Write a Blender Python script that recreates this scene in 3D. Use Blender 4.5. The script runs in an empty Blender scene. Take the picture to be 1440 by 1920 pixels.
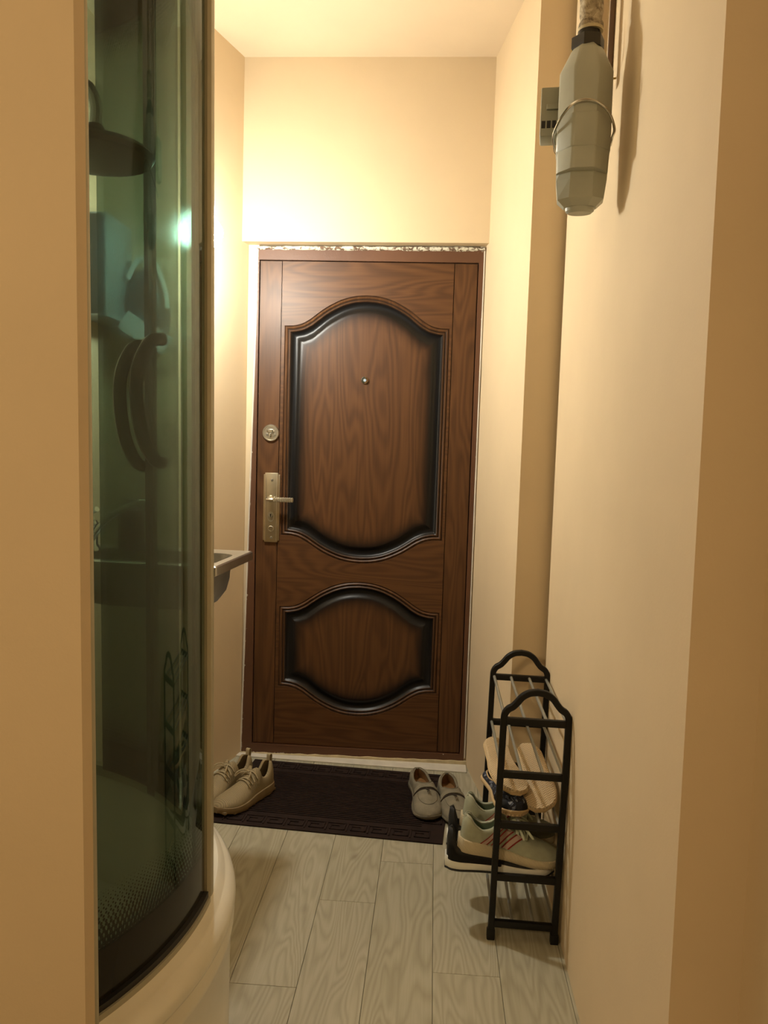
import bpy, bmesh, math, random
from mathutils import Vector, Matrix
random.seed(7)
sc = bpy.context.scene
COL = sc.collection
PI = math.pi
def rad(d): return d * PI / 180

# ------------------------------------------------------------------ camera
CAM_H = 1.25
yaw, pitch, roll = rad(3.62), rad(4.78), rad(1.72)
F = Vector((-math.sin(yaw) * math.cos(pitch), math.cos(yaw) * math.cos(pitch), -math.sin(pitch)))
R0 = Vector((math.cos(yaw), math.sin(yaw), 0)); U0 = R0.cross(F)
R = math.cos(roll) * R0 + math.sin(roll) * U0
U = -math.sin(roll) * R0 + math.cos(roll) * U0
cd = bpy.data.cameras.new('camera'); cam = bpy.data.objects.new('camera', cd); COL.objects.link(cam)
cam.matrix_world = Matrix(((R.x, U.x, -F.x, 0), (R.y, U.y, -F.y, 0), (R.z, U.z, -F.z, CAM_H), (0, 0, 0, 1)))
cd.sensor_fit = 'VERTICAL'; cd.sensor_height = 36; cd.lens = 1470 / 1920 * 36; cd.clip_start = 0.02
sc.camera = cam
# ------------------------------------------------------------------ world, light, exposure
LAMP_POS = Vector((-0.722, 2.43, 1.888))
LAMP_COL = (1.0, 0.97, 0.86); LAMP_STR = 540.0
w = bpy.data.worlds.new('world'); sc.world = w; w.use_nodes = True
w.node_tree.nodes['Background'].inputs[0].default_value = (1.0, 0.72, 0.42, 1)
w.node_tree.nodes['Background'].inputs[1].default_value = 0.02
def area(name, loc, size, power, col, rot=(0, 0, 0)):
    l = bpy.data.lights.new(name, 'AREA'); l.shape = 'DISK'; l.size = size; l.energy = power; l.color = col
    o = bpy.data.objects.new(name, l); COL.objects.link(o); o.location = loc; o.rotation_euler = rot
    return o
area('hall_light', (-1.30, -0.85, 2.0), 0.35, 19.0, (1.0, 0.75, 0.43), (0, rad(-62), rad(58)))   # the room behind the camera
sc.view_settings.view_transform = 'Standard'; sc.view_settings.look = 'None'
sc.view_settings.gamma = 1; sc.view_settings.use_curve_mapping = False
sc.view_settings.exposure = 0.0

# ------------------------------------------------------------------ material helpers
class NT:
    def __init__(s, name):
        s.m = bpy.data.materials.new(name); s.m.use_nodes = True; s.t = s.m.node_tree
        s.b = s.t.nodes['Principled BSDF']; s.out = s.t.nodes['Material Output']
    def n(s, typ, **kw):
        x = s.t.nodes.new(typ)
        for k, v in kw.items():
            if k.startswith('i_'):
                x.inputs[k[2:].replace('_', ' ')].default_value = v
            elif k.startswith('n_'):
                x.inputs[int(k[2:])].default_value = v
            else: setattr(x, k, v)
        return x
    def l(s, a, b): s.t.links.new(a, b)
    def math(s, op, a, b=None, c=None):
        x = s.n('ShaderNodeMath', operation=op)
        for i, v in enumerate((a, b, c)):
            if v is None: continue
            if isinstance(v, (int, float)): x.inputs[i].default_value = v
            else: s.l(v, x.inputs[i])
        return x.outputs[0]
    def ramp(s, fac, stops):
        x = s.n('ShaderNodeValToRGB'); e = x.color_ramp.elements
        while len(e) < len(stops): e.new(0.5)
        for i, (p, c) in enumerate(stops):
            e[i].position = p; e[i].color = tuple(c) + (1,) if len(c) == 3 else c
        s.l(fac, x.inputs[0]); return x.outputs[0]
    def mix(s, fac, a, b, mode='MIX'):
        x = s.n('ShaderNodeMix', data_type='RGBA', blend_type=mode)
        for i, v in ((0, fac), (6, a), (7, b)):
            if isinstance(v, (int, float)): x.inputs[i].default_value = v
            elif isinstance(v, tuple): x.inputs[i].default_value = v + (1,)
            else: s.l(v, x.inputs[i])
        return x.outputs[2]
    def coord(s, which='Object', scale=(1, 1, 1), loc=(0, 0, 0), rnd=False):
        tc = s.n('ShaderNodeTexCoord'); v = tc.outputs[which]
        mp = s.n('ShaderNodeMapping'); mp.inputs['Scale'].default_value = scale; mp.inputs['Location'].default_value = loc
        if rnd:
            oi = s.n('ShaderNodeObjectInfo'); va = s.n('ShaderNodeVectorMath', operation='SCALE'); va.inputs[0].default_value = (37.0, 53.0, 11.0)
            s.l(oi.outputs['Random'], va.inputs['Scale'])
            ad = s.n('ShaderNodeVectorMath', operation='ADD'); s.l(v, ad.inputs[0]); s.l(va.outputs[0], ad.inputs[1]); v = ad.outputs[0]
        s.l(v, mp.inputs['Vector']); return mp.outputs[0]
    def noise(s, vec, scale, detail=4, rough=0.5, dist=0.0):
        x = s.n('ShaderNodeTexNoise'); x.inputs['Scale'].default_value = scale; x.inputs['Detail'].default_value = detail
        x.inputs['Roughness'].default_value = rough; x.inputs['Distortion'].default_value = dist
        s.l(vec, x.inputs['Vector']); return x.outputs[0]
    def bump(s, h, strength, dist=0.002):
        x = s.n('ShaderNodeBump'); x.inputs['Strength'].default_value = strength; x.inputs['Distance'].default_value = dist
        s.l(h, x.inputs['Height']); s.l(x.outputs[0], s.b.inputs['Normal'])

def plain(name, col, rough=0.5, metal=0.0, var=0.08, nscale=20, bump=0.0, bscale=200, spec=0.5):
    t = NT(name); v = t.coord()
    f = t.noise(v, nscale, 3)
    lo = tuple(c * (1 - var) for c in col); hi = tuple(min(1, c * (1 + var)) for c in col)
    t.l(t.ramp(f, [(0.3, lo), (0.7, hi)]), t.b.inputs['Base Color'])
    t.b.inputs['Roughness'].default_value = rough; t.b.inputs['Metallic'].default_value = metal
    t.b.inputs['Specular IOR Level'].default_value = spec
    if bump: t.bump(t.noise(v, bscale, 4, 0.6), bump)
    return t.m

def wall_paint(name, col, rough=0.75):
    t = NT(name); v = t.coord()
    f = t.noise(v, 2.5, 4, 0.6)
    t.l(t.ramp(f, [(0.3, tuple(c * 0.96 for c in col)), (0.7, tuple(min(1, c * 1.03) for c in col))]), t.b.inputs['Base Color'])
    t.b.inputs['Roughness'].default_value = rough; t.b.inputs['Specular IOR Level'].default_value = 0.25
    h = t.math('ADD', t.noise(v, 130, 4, 0.65), t.math('MULTIPLY', t.noise(v, 6, 2), 1.5))
    t.bump(h, 0.10, 0.003)
    return t.m

def floor_wood():
    t = NT('pale_oak_laminate')
    v = t.coord('Object', rnd=True)
    mp = t.n('ShaderNodeMapping'); mp.inputs['Scale'].default_value = (9.0, 1.35, 1); t.l(v, mp.inputs[0])
    low = t.noise(mp.outputs[0], 1.0, 2, 0.45, 0.25)
    rings = t.math('SINE', t.math('MULTIPLY', low, 140.0))
    rings = t.math('POWER', t.math('MULTIPLY_ADD', rings, 0.5, 0.5), 0.6)
    mp2 = t.n('ShaderNodeMapping'); mp2.inputs['Scale'].default_value = (160, 5, 1); t.l(v, mp2.inputs[0])
    fine = t.noise(mp2.outputs[0], 1.0, 5, 0.65)
    mp3 = t.n('ShaderNodeMapping'); mp3.inputs['Scale'].default_value = (5, 1.6, 1); t.l(v, mp3.inputs[0])
    broad = t.noise(mp3.outputs[0], 1.2, 3)
    mp4 = t.n('ShaderNodeMapping'); mp4.inputs['Scale'].default_value = (7, 4.2, 1); t.l(v, mp4.inputs[0])
    vo = t.n('ShaderNodeTexVoronoi'); vo.inputs['Scale'].default_value = 0.8; t.l(mp4.outputs[0], vo.inputs['Vector'])
    knot = t.ramp(vo.outputs['Distance'], [(0.0, (1, 1, 1)), (0.11, (0, 0, 0))])
    g = t.math('ADD', t.math('MULTIPLY', rings, 0.36), t.math('MULTIPLY', fine, 0.64))
    c = t.ramp(g, [(0.25, (0.322, 0.297, 0.212)), (0.50, (0.385, 0.36, 0.262)), (0.72, (0.455, 0.43, 0.33))])
    c = t.mix(t.math('MULTIPLY', broad, 0.3), c, (0.34, 0.315, 0.23))
    c = t.mix(t.math('MULTIPLY', t.math('MULTIPLY', knot, fine), 0.9), c, (0.15, 0.115, 0.07))
    oi = t.n('ShaderNodeObjectInfo')
    c = t.mix(0.16, c, t.ramp(oi.outputs['Random'], [(0, (0.31, 0.285, 0.20)), (1, (0.45, 0.42, 0.33))]))
    t.l(c, t.b.inputs['Base Color']); t.b.inputs['Roughness'].default_value = 0.5
    t.b.inputs['Specular IOR Level'].default_value = 0.35
    t.bump(g, 0.12, 0.001)
    return t.m

def door_wood(name, axis, patina=False):
    t = NT(name); v = t.coord('Object')
    k = {'z': (7.0, 7.0, 0.9), 'x': (0.9, 7.0, 7.0)}[axis]; kf = {'z': (150, 150, 4), 'x': (4, 150, 150)}[axis]
    mp = t.n('ShaderNodeMapping'); mp.inputs['Scale'].default_value = k; t.l(v, mp.inputs[0])
    low = t.noise(mp.outputs[0], 1.0, 2, 0.45, 0.35)
    rings = t.math('MULTIPLY_ADD', t.math('SINE', t.math('MULTIPLY', low, 120.0)), 0.5, 0.5)
    mp2 = t.n('ShaderNodeMapping'); mp2.inputs['Scale'].default_value = kf; t.l(v, mp2.inputs[0])
    fine = t.noise(mp2.outputs[0], 1.0, 5, 0.6)
    g = t.math('ADD', t.math('MULTIPLY', rings, 0.35), t.math('MULTIPLY', fine, 0.65))
    c = t.ramp(g, [(0.15, (0.055, 0.0225, 0.0070)), (0.5, (0.094, 0.039, 0.0120)), (0.85, (0.130, 0.056, 0.0182))])
    c = t.mix(t.math('MULTIPLY', low, 0.4), c, (0.066, 0.026, 0.0098))
    if patina:
        at = t.n('ShaderNodeAttribute', attribute_name='patina')
        c = t.mix(at.outputs['Fac'], c, (0.0065, 0.0062, 0.0065))
        t.l(t.math('MULTIPLY_ADD', at.outputs['Fac'], -0.10, 0.38), t.b.inputs['Specular IOR Level'])
        t.l(t.math('MULTIPLY_ADD', at.outputs['Fac'], -0.12, 0.47), t.b.inputs['Roughness'])
    t.l(c, t.b.inputs['Base Color'])
    if not patina:
        t.b.inputs['Roughness'].default_value = 0.47; t.b.inputs['Specular IOR Level'].default_value = 0.38
    t.bump(fine, 0.05, 0.0008)
    return t.m

def frame_paint():
    """brown painted steel frame: plaster smears along its outer border, scuffs and flaked spots"""
    t = NT('brown_frame_paint'); v = t.coord('Object')
    n1 = t.noise(v, 3, 3); base = t.ramp(n1, [(0.3, (0.090, 0.037, 0.016)), (0.7, (0.122, 0.052, 0.023))])
    at = t.n('ShaderNodeAttribute', attribute_name='edge')
    e = t.math('ADD', at.outputs['Fac'], t.math('MULTIPLY', t.math('SUBTRACT', t.noise(v, 45, 5, 0.7, 0.5), 0.5), 1.5))
    m = t.ramp(e, [(0.66, (0, 0, 0)), (0.78, (1, 1, 1))])
    grime = t.ramp(t.noise(v, 60, 3), [(0.35, (0.42, 0.40, 0.31)), (0.7, (0.72, 0.70, 0.58))])
    c = t.mix(m, base, grime)
    sp = t.ramp(t.noise(v, 38, 1), [(0.77, (0, 0, 0)), (0.79, (1, 1, 1))])
    c = t.mix(sp, c, (0.7, 0.65, 0.55))
    t.l(c, t.b.inputs['Base Color']); t.b.inputs['Roughness'].default_value = 0.5
    t.bump(e, 0.25, 0.002)
    return t.m

def shower_glass():
    t = NT('green_tinted_glass'); nt = t.t
    tint = t.n('ShaderNodeBsdfTransparent'); tint.inputs[0].default_value = (0.395, 0.475, 0.425, 1)
    v = t.coord('Object')
    gl = t.n('ShaderNodeBsdfGlossy'); gl.inputs['Roughness'].default_value = 0.025; gl.inputs[0].default_value = (0.9, 0.95, 0.92, 1)
    lw = t.n('ShaderNodeLayerWeight'); lw.inputs['Blend'].default_value = 0.5
    fr = t.math('MULTIPLY_ADD', t.math('POWER', lw.outputs['Facing'], 5.0), 0.9, 0.04)
    ms = t.n('ShaderNodeMixShader'); t.l(fr, ms.inputs[0]); t.l(tint.outputs[0], ms.inputs[1]); t.l(gl.outputs[0], ms.inputs[2])
    # water marks and soap film
    film = t.n('ShaderNodeBsdfRefraction'); film.inputs[0].default_value = (0.55, 0.74, 0.80, 1); film.inputs['Roughness'].default_value = 0.42; film.inputs['IOR'].default_value = 1.02
    dif = t.n('ShaderNodeBsdfDiffuse'); dif.inputs[0].default_value = (0.5, 0.6, 0.55, 1)
    ad = t.n('ShaderNodeMixShader'); ad.inputs[0].default_value = 0.12; t.l(film.outputs[0], ad.inputs[1]); t.l(dif.outputs[0], ad.inputs[2])
    mp = t.n('ShaderNodeMapping'); mp.inputs['Scale'].default_value = (1, 1, 0.35); t.l(v, mp.inputs[0])
    f = t.math('MULTIPLY', t.noise(mp.outputs[0], 26, 5, 0.7), t.noise(v, 3.0, 2))
    f = t.math('MULTIPLY', f, 0.27)
    m2 = t.n('ShaderNodeMixShader'); t.l(f, m2.inputs[0]); t.l(ms.outputs[0], m2.inputs[1]); t.l(ad.outputs[0], m2.inputs[2])
    # printed border: a solid band, then rows of dots that shrink (uv = metres along, metres up)
    uv = t.n('ShaderNodeUVMap'); sx = t.n('ShaderNodeSeparateXYZ'); t.l(uv.outputs[0], sx.inputs[0])
    u_, z_ = sx.outputs[0], sx.outputs[1]
    P = 0.0090
    row = t.math('FLOOR', t.math('DIVIDE', z_, P))
    off = t.math('MULTIPLY', t.math('MODULO', row, 2.0), 0.5)
    fu = t.math('SUBTRACT', t.math('FRACT', t.math('ADD', t.math('DIVIDE', u_, P), off)), 0.5)
    fz = t.math('SUBTRACT', t.math('FRACT', t.math('DIVIDE', z_, P)), 0.5)
    d = t.math('SQRT', t.math('ADD', t.math('MULTIPLY', fu, fu), t.math('MULTIPLY', fz, fz)))
    lo = t.math('SUBTRACT', z_, 0.080); hi = t.math('SUBTRACT', 1.775, z_)   # distance from either solid band
    dist = t.math('MINIMUM', lo, hi)
    r_ = t.math('MULTIPLY_ADD', dist, -4.6, 0.47)
    dot = t.math('MULTIPLY', t.math('LESS_THAN', d, r_), 0.9)
    solid = t.math('LESS_THAN', dist, 0.0)
    edge = t.math('MULTIPLY', t.math('LESS_THAN', t.math('ABSOLUTE', t.math('SUBTRACT', dist, 0.0015)), 0.0012), 0.0)
    ink = t.math('MAXIMUM', dot, solid)
    ikb = t.n('ShaderNodeBsdfPrincipled'); ikb.inputs['Base Color'].default_value = (0.016, 0.014, 0.008, 1); ikb.inputs['Roughness'].default_value = 0.12; ikb.inputs['Specular IOR Level'].default_value = 0.25
    m3 = t.n('ShaderNodeMixShader'); t.l(ink, m3.inputs[0]); t.l(m2.outputs[0], m3.inputs[1]); t.l(ikb.outputs[0], m3.inputs[2])
    t.l(m3.outputs[0], t.out.inputs[0])
    return t.m

def emit_mat(name, col, st):
    t = NT(name); e = t.n('ShaderNodeEmission'); e.inputs[0].default_value = col + (1,); e.inputs[1].default_value = st
    t.l(e.outputs[0], t.out.inputs[0]); return t.m

def weave(name, col, sc_=(700, 700, 700), rough=0.85):
    t = NT(name); v = t.coord('Object')
    w1 = t.n('ShaderNodeTexWave', bands_direction='X'); w1.inputs['Scale'].default_value = sc_[0] / 6.28; t.l(v, w1.inputs['Vector'])
    w2 = t.n('ShaderNodeTexWave', bands_direction='Y'); w2.inputs['Scale'].default_value = sc_[1] / 6.28; t.l(v, w2.inputs['Vector'])
    h = t.math('MULTIPLY', w1.outputs['Fac'], w2.outputs['Fac'])
    f = t.noise(v, 30, 4)
    c = t.ramp(f, [(0.3, tuple(x * 0.85 for x in col)), (0.7, tuple(min(1, x * 1.1) for x in col))])
    t.l(t.mix(t.math('MULTIPLY', h, 0.25), c, tuple(x * 0.6 for x in col)), t.b.inputs['Base Color'])
    t.b.inputs['Roughness'].default_value = rough; t.b.inputs['Specular IOR Level'].default_value = 0.2
    t.bump(h, 0.3, 0.001); return t.m

def herringbone(name, col):
    t = NT(name); v = t.coord('Object'); sx = t.n('ShaderNodeSeparateXYZ'); t.l(v, sx.inputs[0])
    zz = t.math('PINGPONG', t.math('MULTIPLY', sx.outputs[1], 1.0), 0.006)
    h = t.math('MULTIPLY_ADD', t.math('SINE', t.math('MULTIPLY', t.math('ADD', sx.outputs[0], zz), 900.0)), 0.5, 0.5)
    c = t.ramp(h, [(0.1, tuple(x * 0.66 for x in col)), (0.7, col)])
    t.l(c, t.b.inputs['Base Color']); t.b.inputs['Roughness'].default_value = 0.7; t.bump(h, 0.6, 0.0015); return t.m

def ribbed(name, col):
    t = NT(name); v = t.coord('Object'); sx = t.n('ShaderNodeSeparateXYZ'); t.l(v, sx.inputs[0])
    h = t.math('MULTIPLY_ADD', t.math('SINE', t.math('MULTIPLY_ADD', sx.outputs[0], 1500.0, t.math('MULTIPLY', sx.outputs[2], 900.0))), 0.5, 0.5)
    c = t.ramp(h, [(0.0, tuple(x * 0.7 for x in col)), (0.6, col)])
    t.l(c, t.b.inputs['Base Color']); t.b.inputs['Roughness'].default_value = 0.7; t.bump(h, 0.5, 0.001); return t.m

def floral(name):
    t = NT(name); v = t.coord('Object')
    n1 = t.noise(v, 75, 3, 0.6, 1.5)
    c = t.ramp(n1, [(0.0, (0.006, 0.007, 0.012)), (0.55, (0.008, 0.010, 0.022)), (0.58, (0.05, 0.075, 0.16)), (0.64, (0.35, 0.37, 0.40)), (0.68, (0.012, 0.014, 0.03))])
    t.l(c, t.b.inputs['Base Color']); t.b.inputs['Roughness'].default_value = 0.8; return t.m

def dirty_tape(name):
    t = NT(name); v = t.coord('Object')
    n1 = t.noise(v, 45, 5, 0.7, 1.0)
    c = t.ramp(n1, [(0.35, (0.07, 0.05, 0.03)), (0.5, (0.30, 0.24, 0.15)), (0.65, (0.55, 0.47, 0.33))])
    t.l(c, t.b.inputs['Base Color']); t.b.inputs['Roughness'].default_value = 0.8; t.bump(n1, 0.6, 0.003); return t.m

def ragged_mat():
    t = NT('ragged_plaster'); v = t.coord(); n1 = t.noise(v, 55, 5, 0.7, 0.6)
    c = t.ramp(n1, [(0.40, (0.13, 0.075, 0.045)), (0.47, (0.20, 0.15, 0.10)), (0.51, (0.62, 0.60, 0.48)), (0.7, (0.74, 0.71, 0.60))])
    t.l(c, t.b.inputs['Base Color']); t.b.inputs['Roughness'].default_value = 0.9; t.bump(n1, 0.8, 0.004); return t.m
WALLC = (0.655, 0.525, 0.345)
M = dict(
    wall=wall_paint('peach_wall_paint', WALLC),
    ceil=wall_paint('peach_ceiling_paint', (0.69, 0.565, 0.40)),
    floor=floor_wood(), underlay=plain('dark_underlay', (0.22, 0.19, 0.14), 0.9),
    doorz=door_wood('door_wood_upright', 'z'), doorx=door_wood('door_wood_level', 'x'), panel=door_wood('door_wood_panel', 'z', True),
    doorxp=door_wood('door_wood_rail', 'x', True),
    frame=frame_paint(), gap=plain('dark_gap', (0.006, 0.005, 0.004), 0.8),
    plaster=ragged_mat(),
    mortar=plain('beige_mortar', (0.55, 0.46, 0.28), 0.9, bump=0.6, bscale=80, var=0.15, nscale=30),
    sill=plain('pale_sill_board', (0.66, 0.62, 0.54), 0.5),
    nickel=plain('brushed_nickel', (0.62, 0.58, 0.48), 0.32, 1.0), brass=plain('aged_nickel_plate', (0.50, 0.43, 0.30), 0.36, 1.0),
    chrome=plain('chrome', (0.8, 0.82, 0.84), 0.12, 1.0, 0.02), lens=plain('peephole_lens', (0.35, 0.45, 0.55), 0.08, 0.0),
    dark=plain('dark_slot', (0.01, 0.009, 0.008), 0.6),
    champagne=plain('champagne_aluminium', (0.44, 0.415, 0.31), 0.42, 0.25, 0.04), seal=plain('black_seal', (0.012, 0.011, 0.009), 0.45),
    acryl=plain('white_acrylic', (0.80, 0.77, 0.66), 0.22, 0.0, 0.02, spec=0.5),
    glass=shower_glass(), handle=plain('smoky_handle', (0.045, 0.05, 0.042), 0.25),
    inner=plain('dark_shower_plastic', (0.035, 0.04, 0.04), 0.35), steel=plain('stainless_steel', (0.58, 0.58, 0.55), 0.30, 1.0, 0.05),
    bluep=plain('dark_blue_plastic', (0.02, 0.022, 0.08), 0.35), greyp=plain('grey_heater_enamel', (0.36, 0.40, 0.44), 0.45),
    darkbag=plain('dark_fuzzy_cloth', (0.06, 0.075, 0.10), 0.95, var=0.5, nscale=60, bump=0.6, bscale=120), whitec=plain('white_cloth', (0.70, 0.74, 0.80), 0.9),
    bulb=emit_mat('lit_bulb_glass', LAMP_COL, LAMP_STR), socket=plain('white_socket', (0.75, 0.73, 0.68), 0.4),
    hous=plain('grey_green_plastic', (0.37, 0.375, 0.30), 0.42, 0.0, 0.04), housd=plain('grey_box_plastic', (0.30, 0.30, 0.225), 0.5, 0.0, 0.04),
    wire=plain('bright_wire', (0.55, 0.54, 0.48), 0.25, 1.0), nut=plain('blackened_nut', (0.035, 0.03, 0.022), 0.5, 0.3),
    pipe=plain('cream_pipe_paint', (0.62, 0.50, 0.34), 0.5, var=0.1, nscale=12), tape=dirty_tape('dirty_thread_tape'),
    brownc=plain('brown_cable_duct', (0.16, 0.10, 0.065), 0.6), yellow=plain('yellow_cable', (0.45, 0.30, 0.05), 0.5),
    rack=plain('black_plastic', (0.007, 0.0066, 0.0055), 0.42, 0.0, 0.1, spec=0.3), rod=plain('grey_painted_rod', (0.36, 0.36, 0.31), 0.35, 0.5),
    mat=plain('brown_black_rubber', (0.022, 0.0125, 0.010), 0.85, 0.0, 0.2, 30, spec=0.2),
    tan=ribbed('tan_knit', (0.29, 0.225, 0.12)), tans=plain('tan_rubber', (0.23, 0.16, 0.075), 0.6), tanl=plain('tan_lace', (0.38, 0.31, 0.185), 0.8), tani=plain('brown_lining', (0.16, 0.12, 0.065), 0.9),
    suede=plain('grey_suede', (0.225, 0.20, 0.145), 0.95, 0.0, 0.14, 40, 0.25, 400, 0.15), suedes=plain('grey_rubber', (0.15, 0.13, 0.09), 0.7), cog=plain('cognac_lining', (0.22, 0.11, 0.035), 0.7), cord=plain('dark_cord', (0.035, 0.022, 0.014), 0.8),
    mint=plain('sage_suede', (0.34, 0.355, 0.265), 0.9, 0.0, 0.1, 40, 0.2, 400, 0.2), mints=ribbed('cream_ribbed_sole', (0.58, 0.50, 0.34)), mintl=plain('sage_lining', (0.16, 0.22, 0.155), 0.9), mintc=plain('cream_heel_leather', (0.66, 0.66, 0.52), 0.55), lace=plain('sage_lace', (0.62, 0.68, 0.54), 0.9),
    red=plain('red_trim', (0.42, 0.025, 0.025), 0.6), pink=plain('pale_pink_trim', (0.82, 0.62, 0.52), 0.6),
    black=plain('black_knit', (0.009, 0.009, 0.009), 0.75, 0.0, 0.3, 60), white=plain('white_foam', (0.72, 0.72, 0.66), 0.5),
    straw=herringbone('tan_crepe_sole', (0.62, 0.47, 0.28)), floral=floral('navy_floral_cotton'), bind=plain('tan_binding', (0.50, 0.36, 0.19), 0.7), blackin=plain('black_footbed', (0.008, 0.008, 0.008), 0.6),
)

# ------------------------------------------------------------------ geometry helpers
def link(name, bm, mat, parent=None, smooth=True, kind=None, attrs=None):
    me = bpy.data.meshes.new(name)
    bmesh.ops.recalc_face_normals(bm, faces=bm.faces)
    bm.to_mesh(me); bm.free()
    if smooth:
        for p in me.polygons: p.use_smooth = True
        me.set_sharp_from_angle(angle=rad(38))
    me.materials.append(M[mat] if isinstance(mat, str) else mat)
    o = bpy.data.objects.new(name, me); COL.objects.link(o)
    if parent: o.parent = parent
    if kind: o['kind'] = kind
    return o
def thing(name, label, cat, loc=(0, 0, 0), rot=(0, 0, 0), group=None):
    o = bpy.data.objects.new(name, None); COL.objects.link(o); o.location = loc; o.rotation_euler = rot
    o.empty_display_size = 0.05; o['label'] = label; o['category'] = cat
    if group: o['group'] = group
    return o
def tag(o, label, cat, group=None):
    o['label'] = label; o['category'] = cat
    if group: o['group'] = group
    return o
def box(bm, x0, x1, y0, y1, z0, z1, bev=0.0, mtx=None):
    vs = [bm.verts.new((x, y, z)) for x in (x0, x1) for y in (y0, y1) for z in (z0, z1)]
    fs = [bm.faces.new([vs[i] for i in q]) for q in ((0, 1, 3, 2), (4, 6, 7, 5), (0, 4, 5, 1), (2, 3, 7, 6), (0, 2, 6, 4), (1, 5, 7, 3))]
    if bev:
        es = list({e for f in fs for e in f.edges}); r = bmesh.ops.bevel(bm, geom=es, offset=bev, segments=2, profile=0.5, affect='EDGES'); vs = list({v for f in r['faces'] for v in f.verts} | {v for v in vs if v.is_valid})
    if mtx: bmesh.ops.transform(bm, matrix=mtx, verts=vs)
    return vs
def prism(bm, pts, z0, z1, bev=0.0):
    a = [bm.verts.new((p[0], p[1], z0)) for p in pts]; b = [bm.verts.new((p[0], p[1], z1)) for p in pts]; n = len(pts)
    fs = [bm.faces.new(a[::-1]), bm.faces.new(b)] + [bm.faces.new((a[i], a[(i + 1) % n], b[(i + 1) % n], b[i])) for i in range(n)]
    if bev: bmesh.ops.bevel(bm, geom=list(fs[1].edges) + list(fs[0].edges), offset=bev, segments=2, profile=0.5, affect='EDGES')
def prism_y(bm, pts, y0, y1, bev=0.0):
    a = [bm.verts.new((p[0], y0, p[1])) for p in pts]; b = [bm.verts.new((p[0], y1, p[1])) for p in pts]; n = len(pts)
    f0 = bm.faces.new(a); bm.faces.new(b[::-1]); [bm.faces.new((a[i], b[i], b[(i + 1) % n], a[(i + 1) % n])) for i in range(n)]
    if bev: bmesh.ops.bevel(bm, geom=list(f0.edges), offset=bev, segments=2, profile=0.5, affect='EDGES')
def sweep(bm, pts, prof, up=Vector((0, 1, 0)), closed=False, cap=True, scale=None):
    """prof: 2D points (a,b): a along side = up x tangent, b along up"""
    pts = [Vector(p) for p in pts]; n = len(pts); rings = []
    for i, p in enumerate(pts):
        if closed: t = pts[(i + 1) % n] - pts[i - 1]
        else: t = pts[min(i + 1, n - 1)] - pts[max(i - 1, 0)]
        t.normalize(); u = up - up.dot(t) * t
        if u.length < 1e-4: u = Vector((1, 0, 0)) - t.x * t
        u.normalize(); s = u.cross(t)
        k = 1.0
        if not closed and 0 < i < n - 1:
            c = (pts[i] - pts[i - 1]).normalized().dot(t); k = 1 / max(c, 0.5)
        q = scale[i] if scale else 1.0
        rings.append([bm.verts.new(p + s * a * k * q + u * b * q) for a, b in prof])
    m = len(prof)
    for i in range(n if closed else n - 1):
        A, B = rings[i], rings[(i + 1) % n]
        for j in range(m): bm.faces.new((A[j], A[(j + 1) % m], B[(j + 1) % m], B[j]))
    if cap and not closed: bm.faces.new(rings[0][::-1]); bm.faces.new(rings[-1])
def circ(r, n=8, ry=None): return [(r * math.cos(2 * PI * i / n), (ry or r) * math.sin(2 * PI * i / n)) for i in range(n)]
def rrect(a, b, c=0.003): 
    return [(a - c, -b), (a, -b + c), (a, b - c), (a - c, b), (-a + c, b), (-a, b - c), (-a, -b + c), (-a + c, -b)]
def tube(bm, pts, r, n=8, scale=None, closed=False): sweep(bm, pts, circ(r, n), Vector((0.13, 0.21, 0.97)), closed=closed, scale=scale)
def lathe(bm, prof, n=32, a0=0, a1=2 * PI, mtx=None, cap=True):
    full = abs(a1 - a0 - 2 * PI) < 1e-6; k = n if full else n + 1; rings = []; allv = []
    for i in range(k):
        a = a0 + (a1 - a0) * i / n
        ring = [bm.verts.new((r * math.cos(a), r * math.sin(a), z)) for r, z in prof]; rings.append(ring); allv += ring
    for i in range(n):
        A, B = rings[i], rings[(i + 1) % k]
        for j in range(len(prof) - 1):
            bm.faces.new((A[j], B[j], B[j + 1], A[j + 1]))
    bmesh.ops.remove_doubles(bm, verts=allv, dist=1e-6)
    allv = [v for v in allv if v.is_valid]
    if mtx: bmesh.ops.transform(bm, matrix=mtx, verts=allv)
    return allv
def catmull(P, n=8, closed=False):
    P = [Vector(p) for p in P]; out = []; m = len(P)
    for i in range(m if closed else m - 1):
        a = P[(i - 1) % m] if closed or i > 0 else 2 * P[0] - P[1]; b = P[i]; c = P[(i + 1) % m]
        d = P[(i + 2) % m] if closed or i + 2 < m else 2 * P[-1] - P[-2]
        for k in range(n):
            t = k / n
            out.append(0.5 * ((2 * b) + (c - a) * t + (2 * a - 5 * b + 4 * c - d) * t * t + (3 * b - a - 3 * c + d) * t ** 3))
    if not closed: out.append(P[-1])
    return out
def itp(tab, x):
    if x <= tab[0][0]: return tab[0][1]
    for (a, b), (c, d) in zip(tab, tab[1:]):
        if x <= c:
            t = (x - a) / (c - a); t = t * t * (3 - 2 * t) if False else t
            return b + (d - b) * t
    return tab[-1][1]
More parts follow.
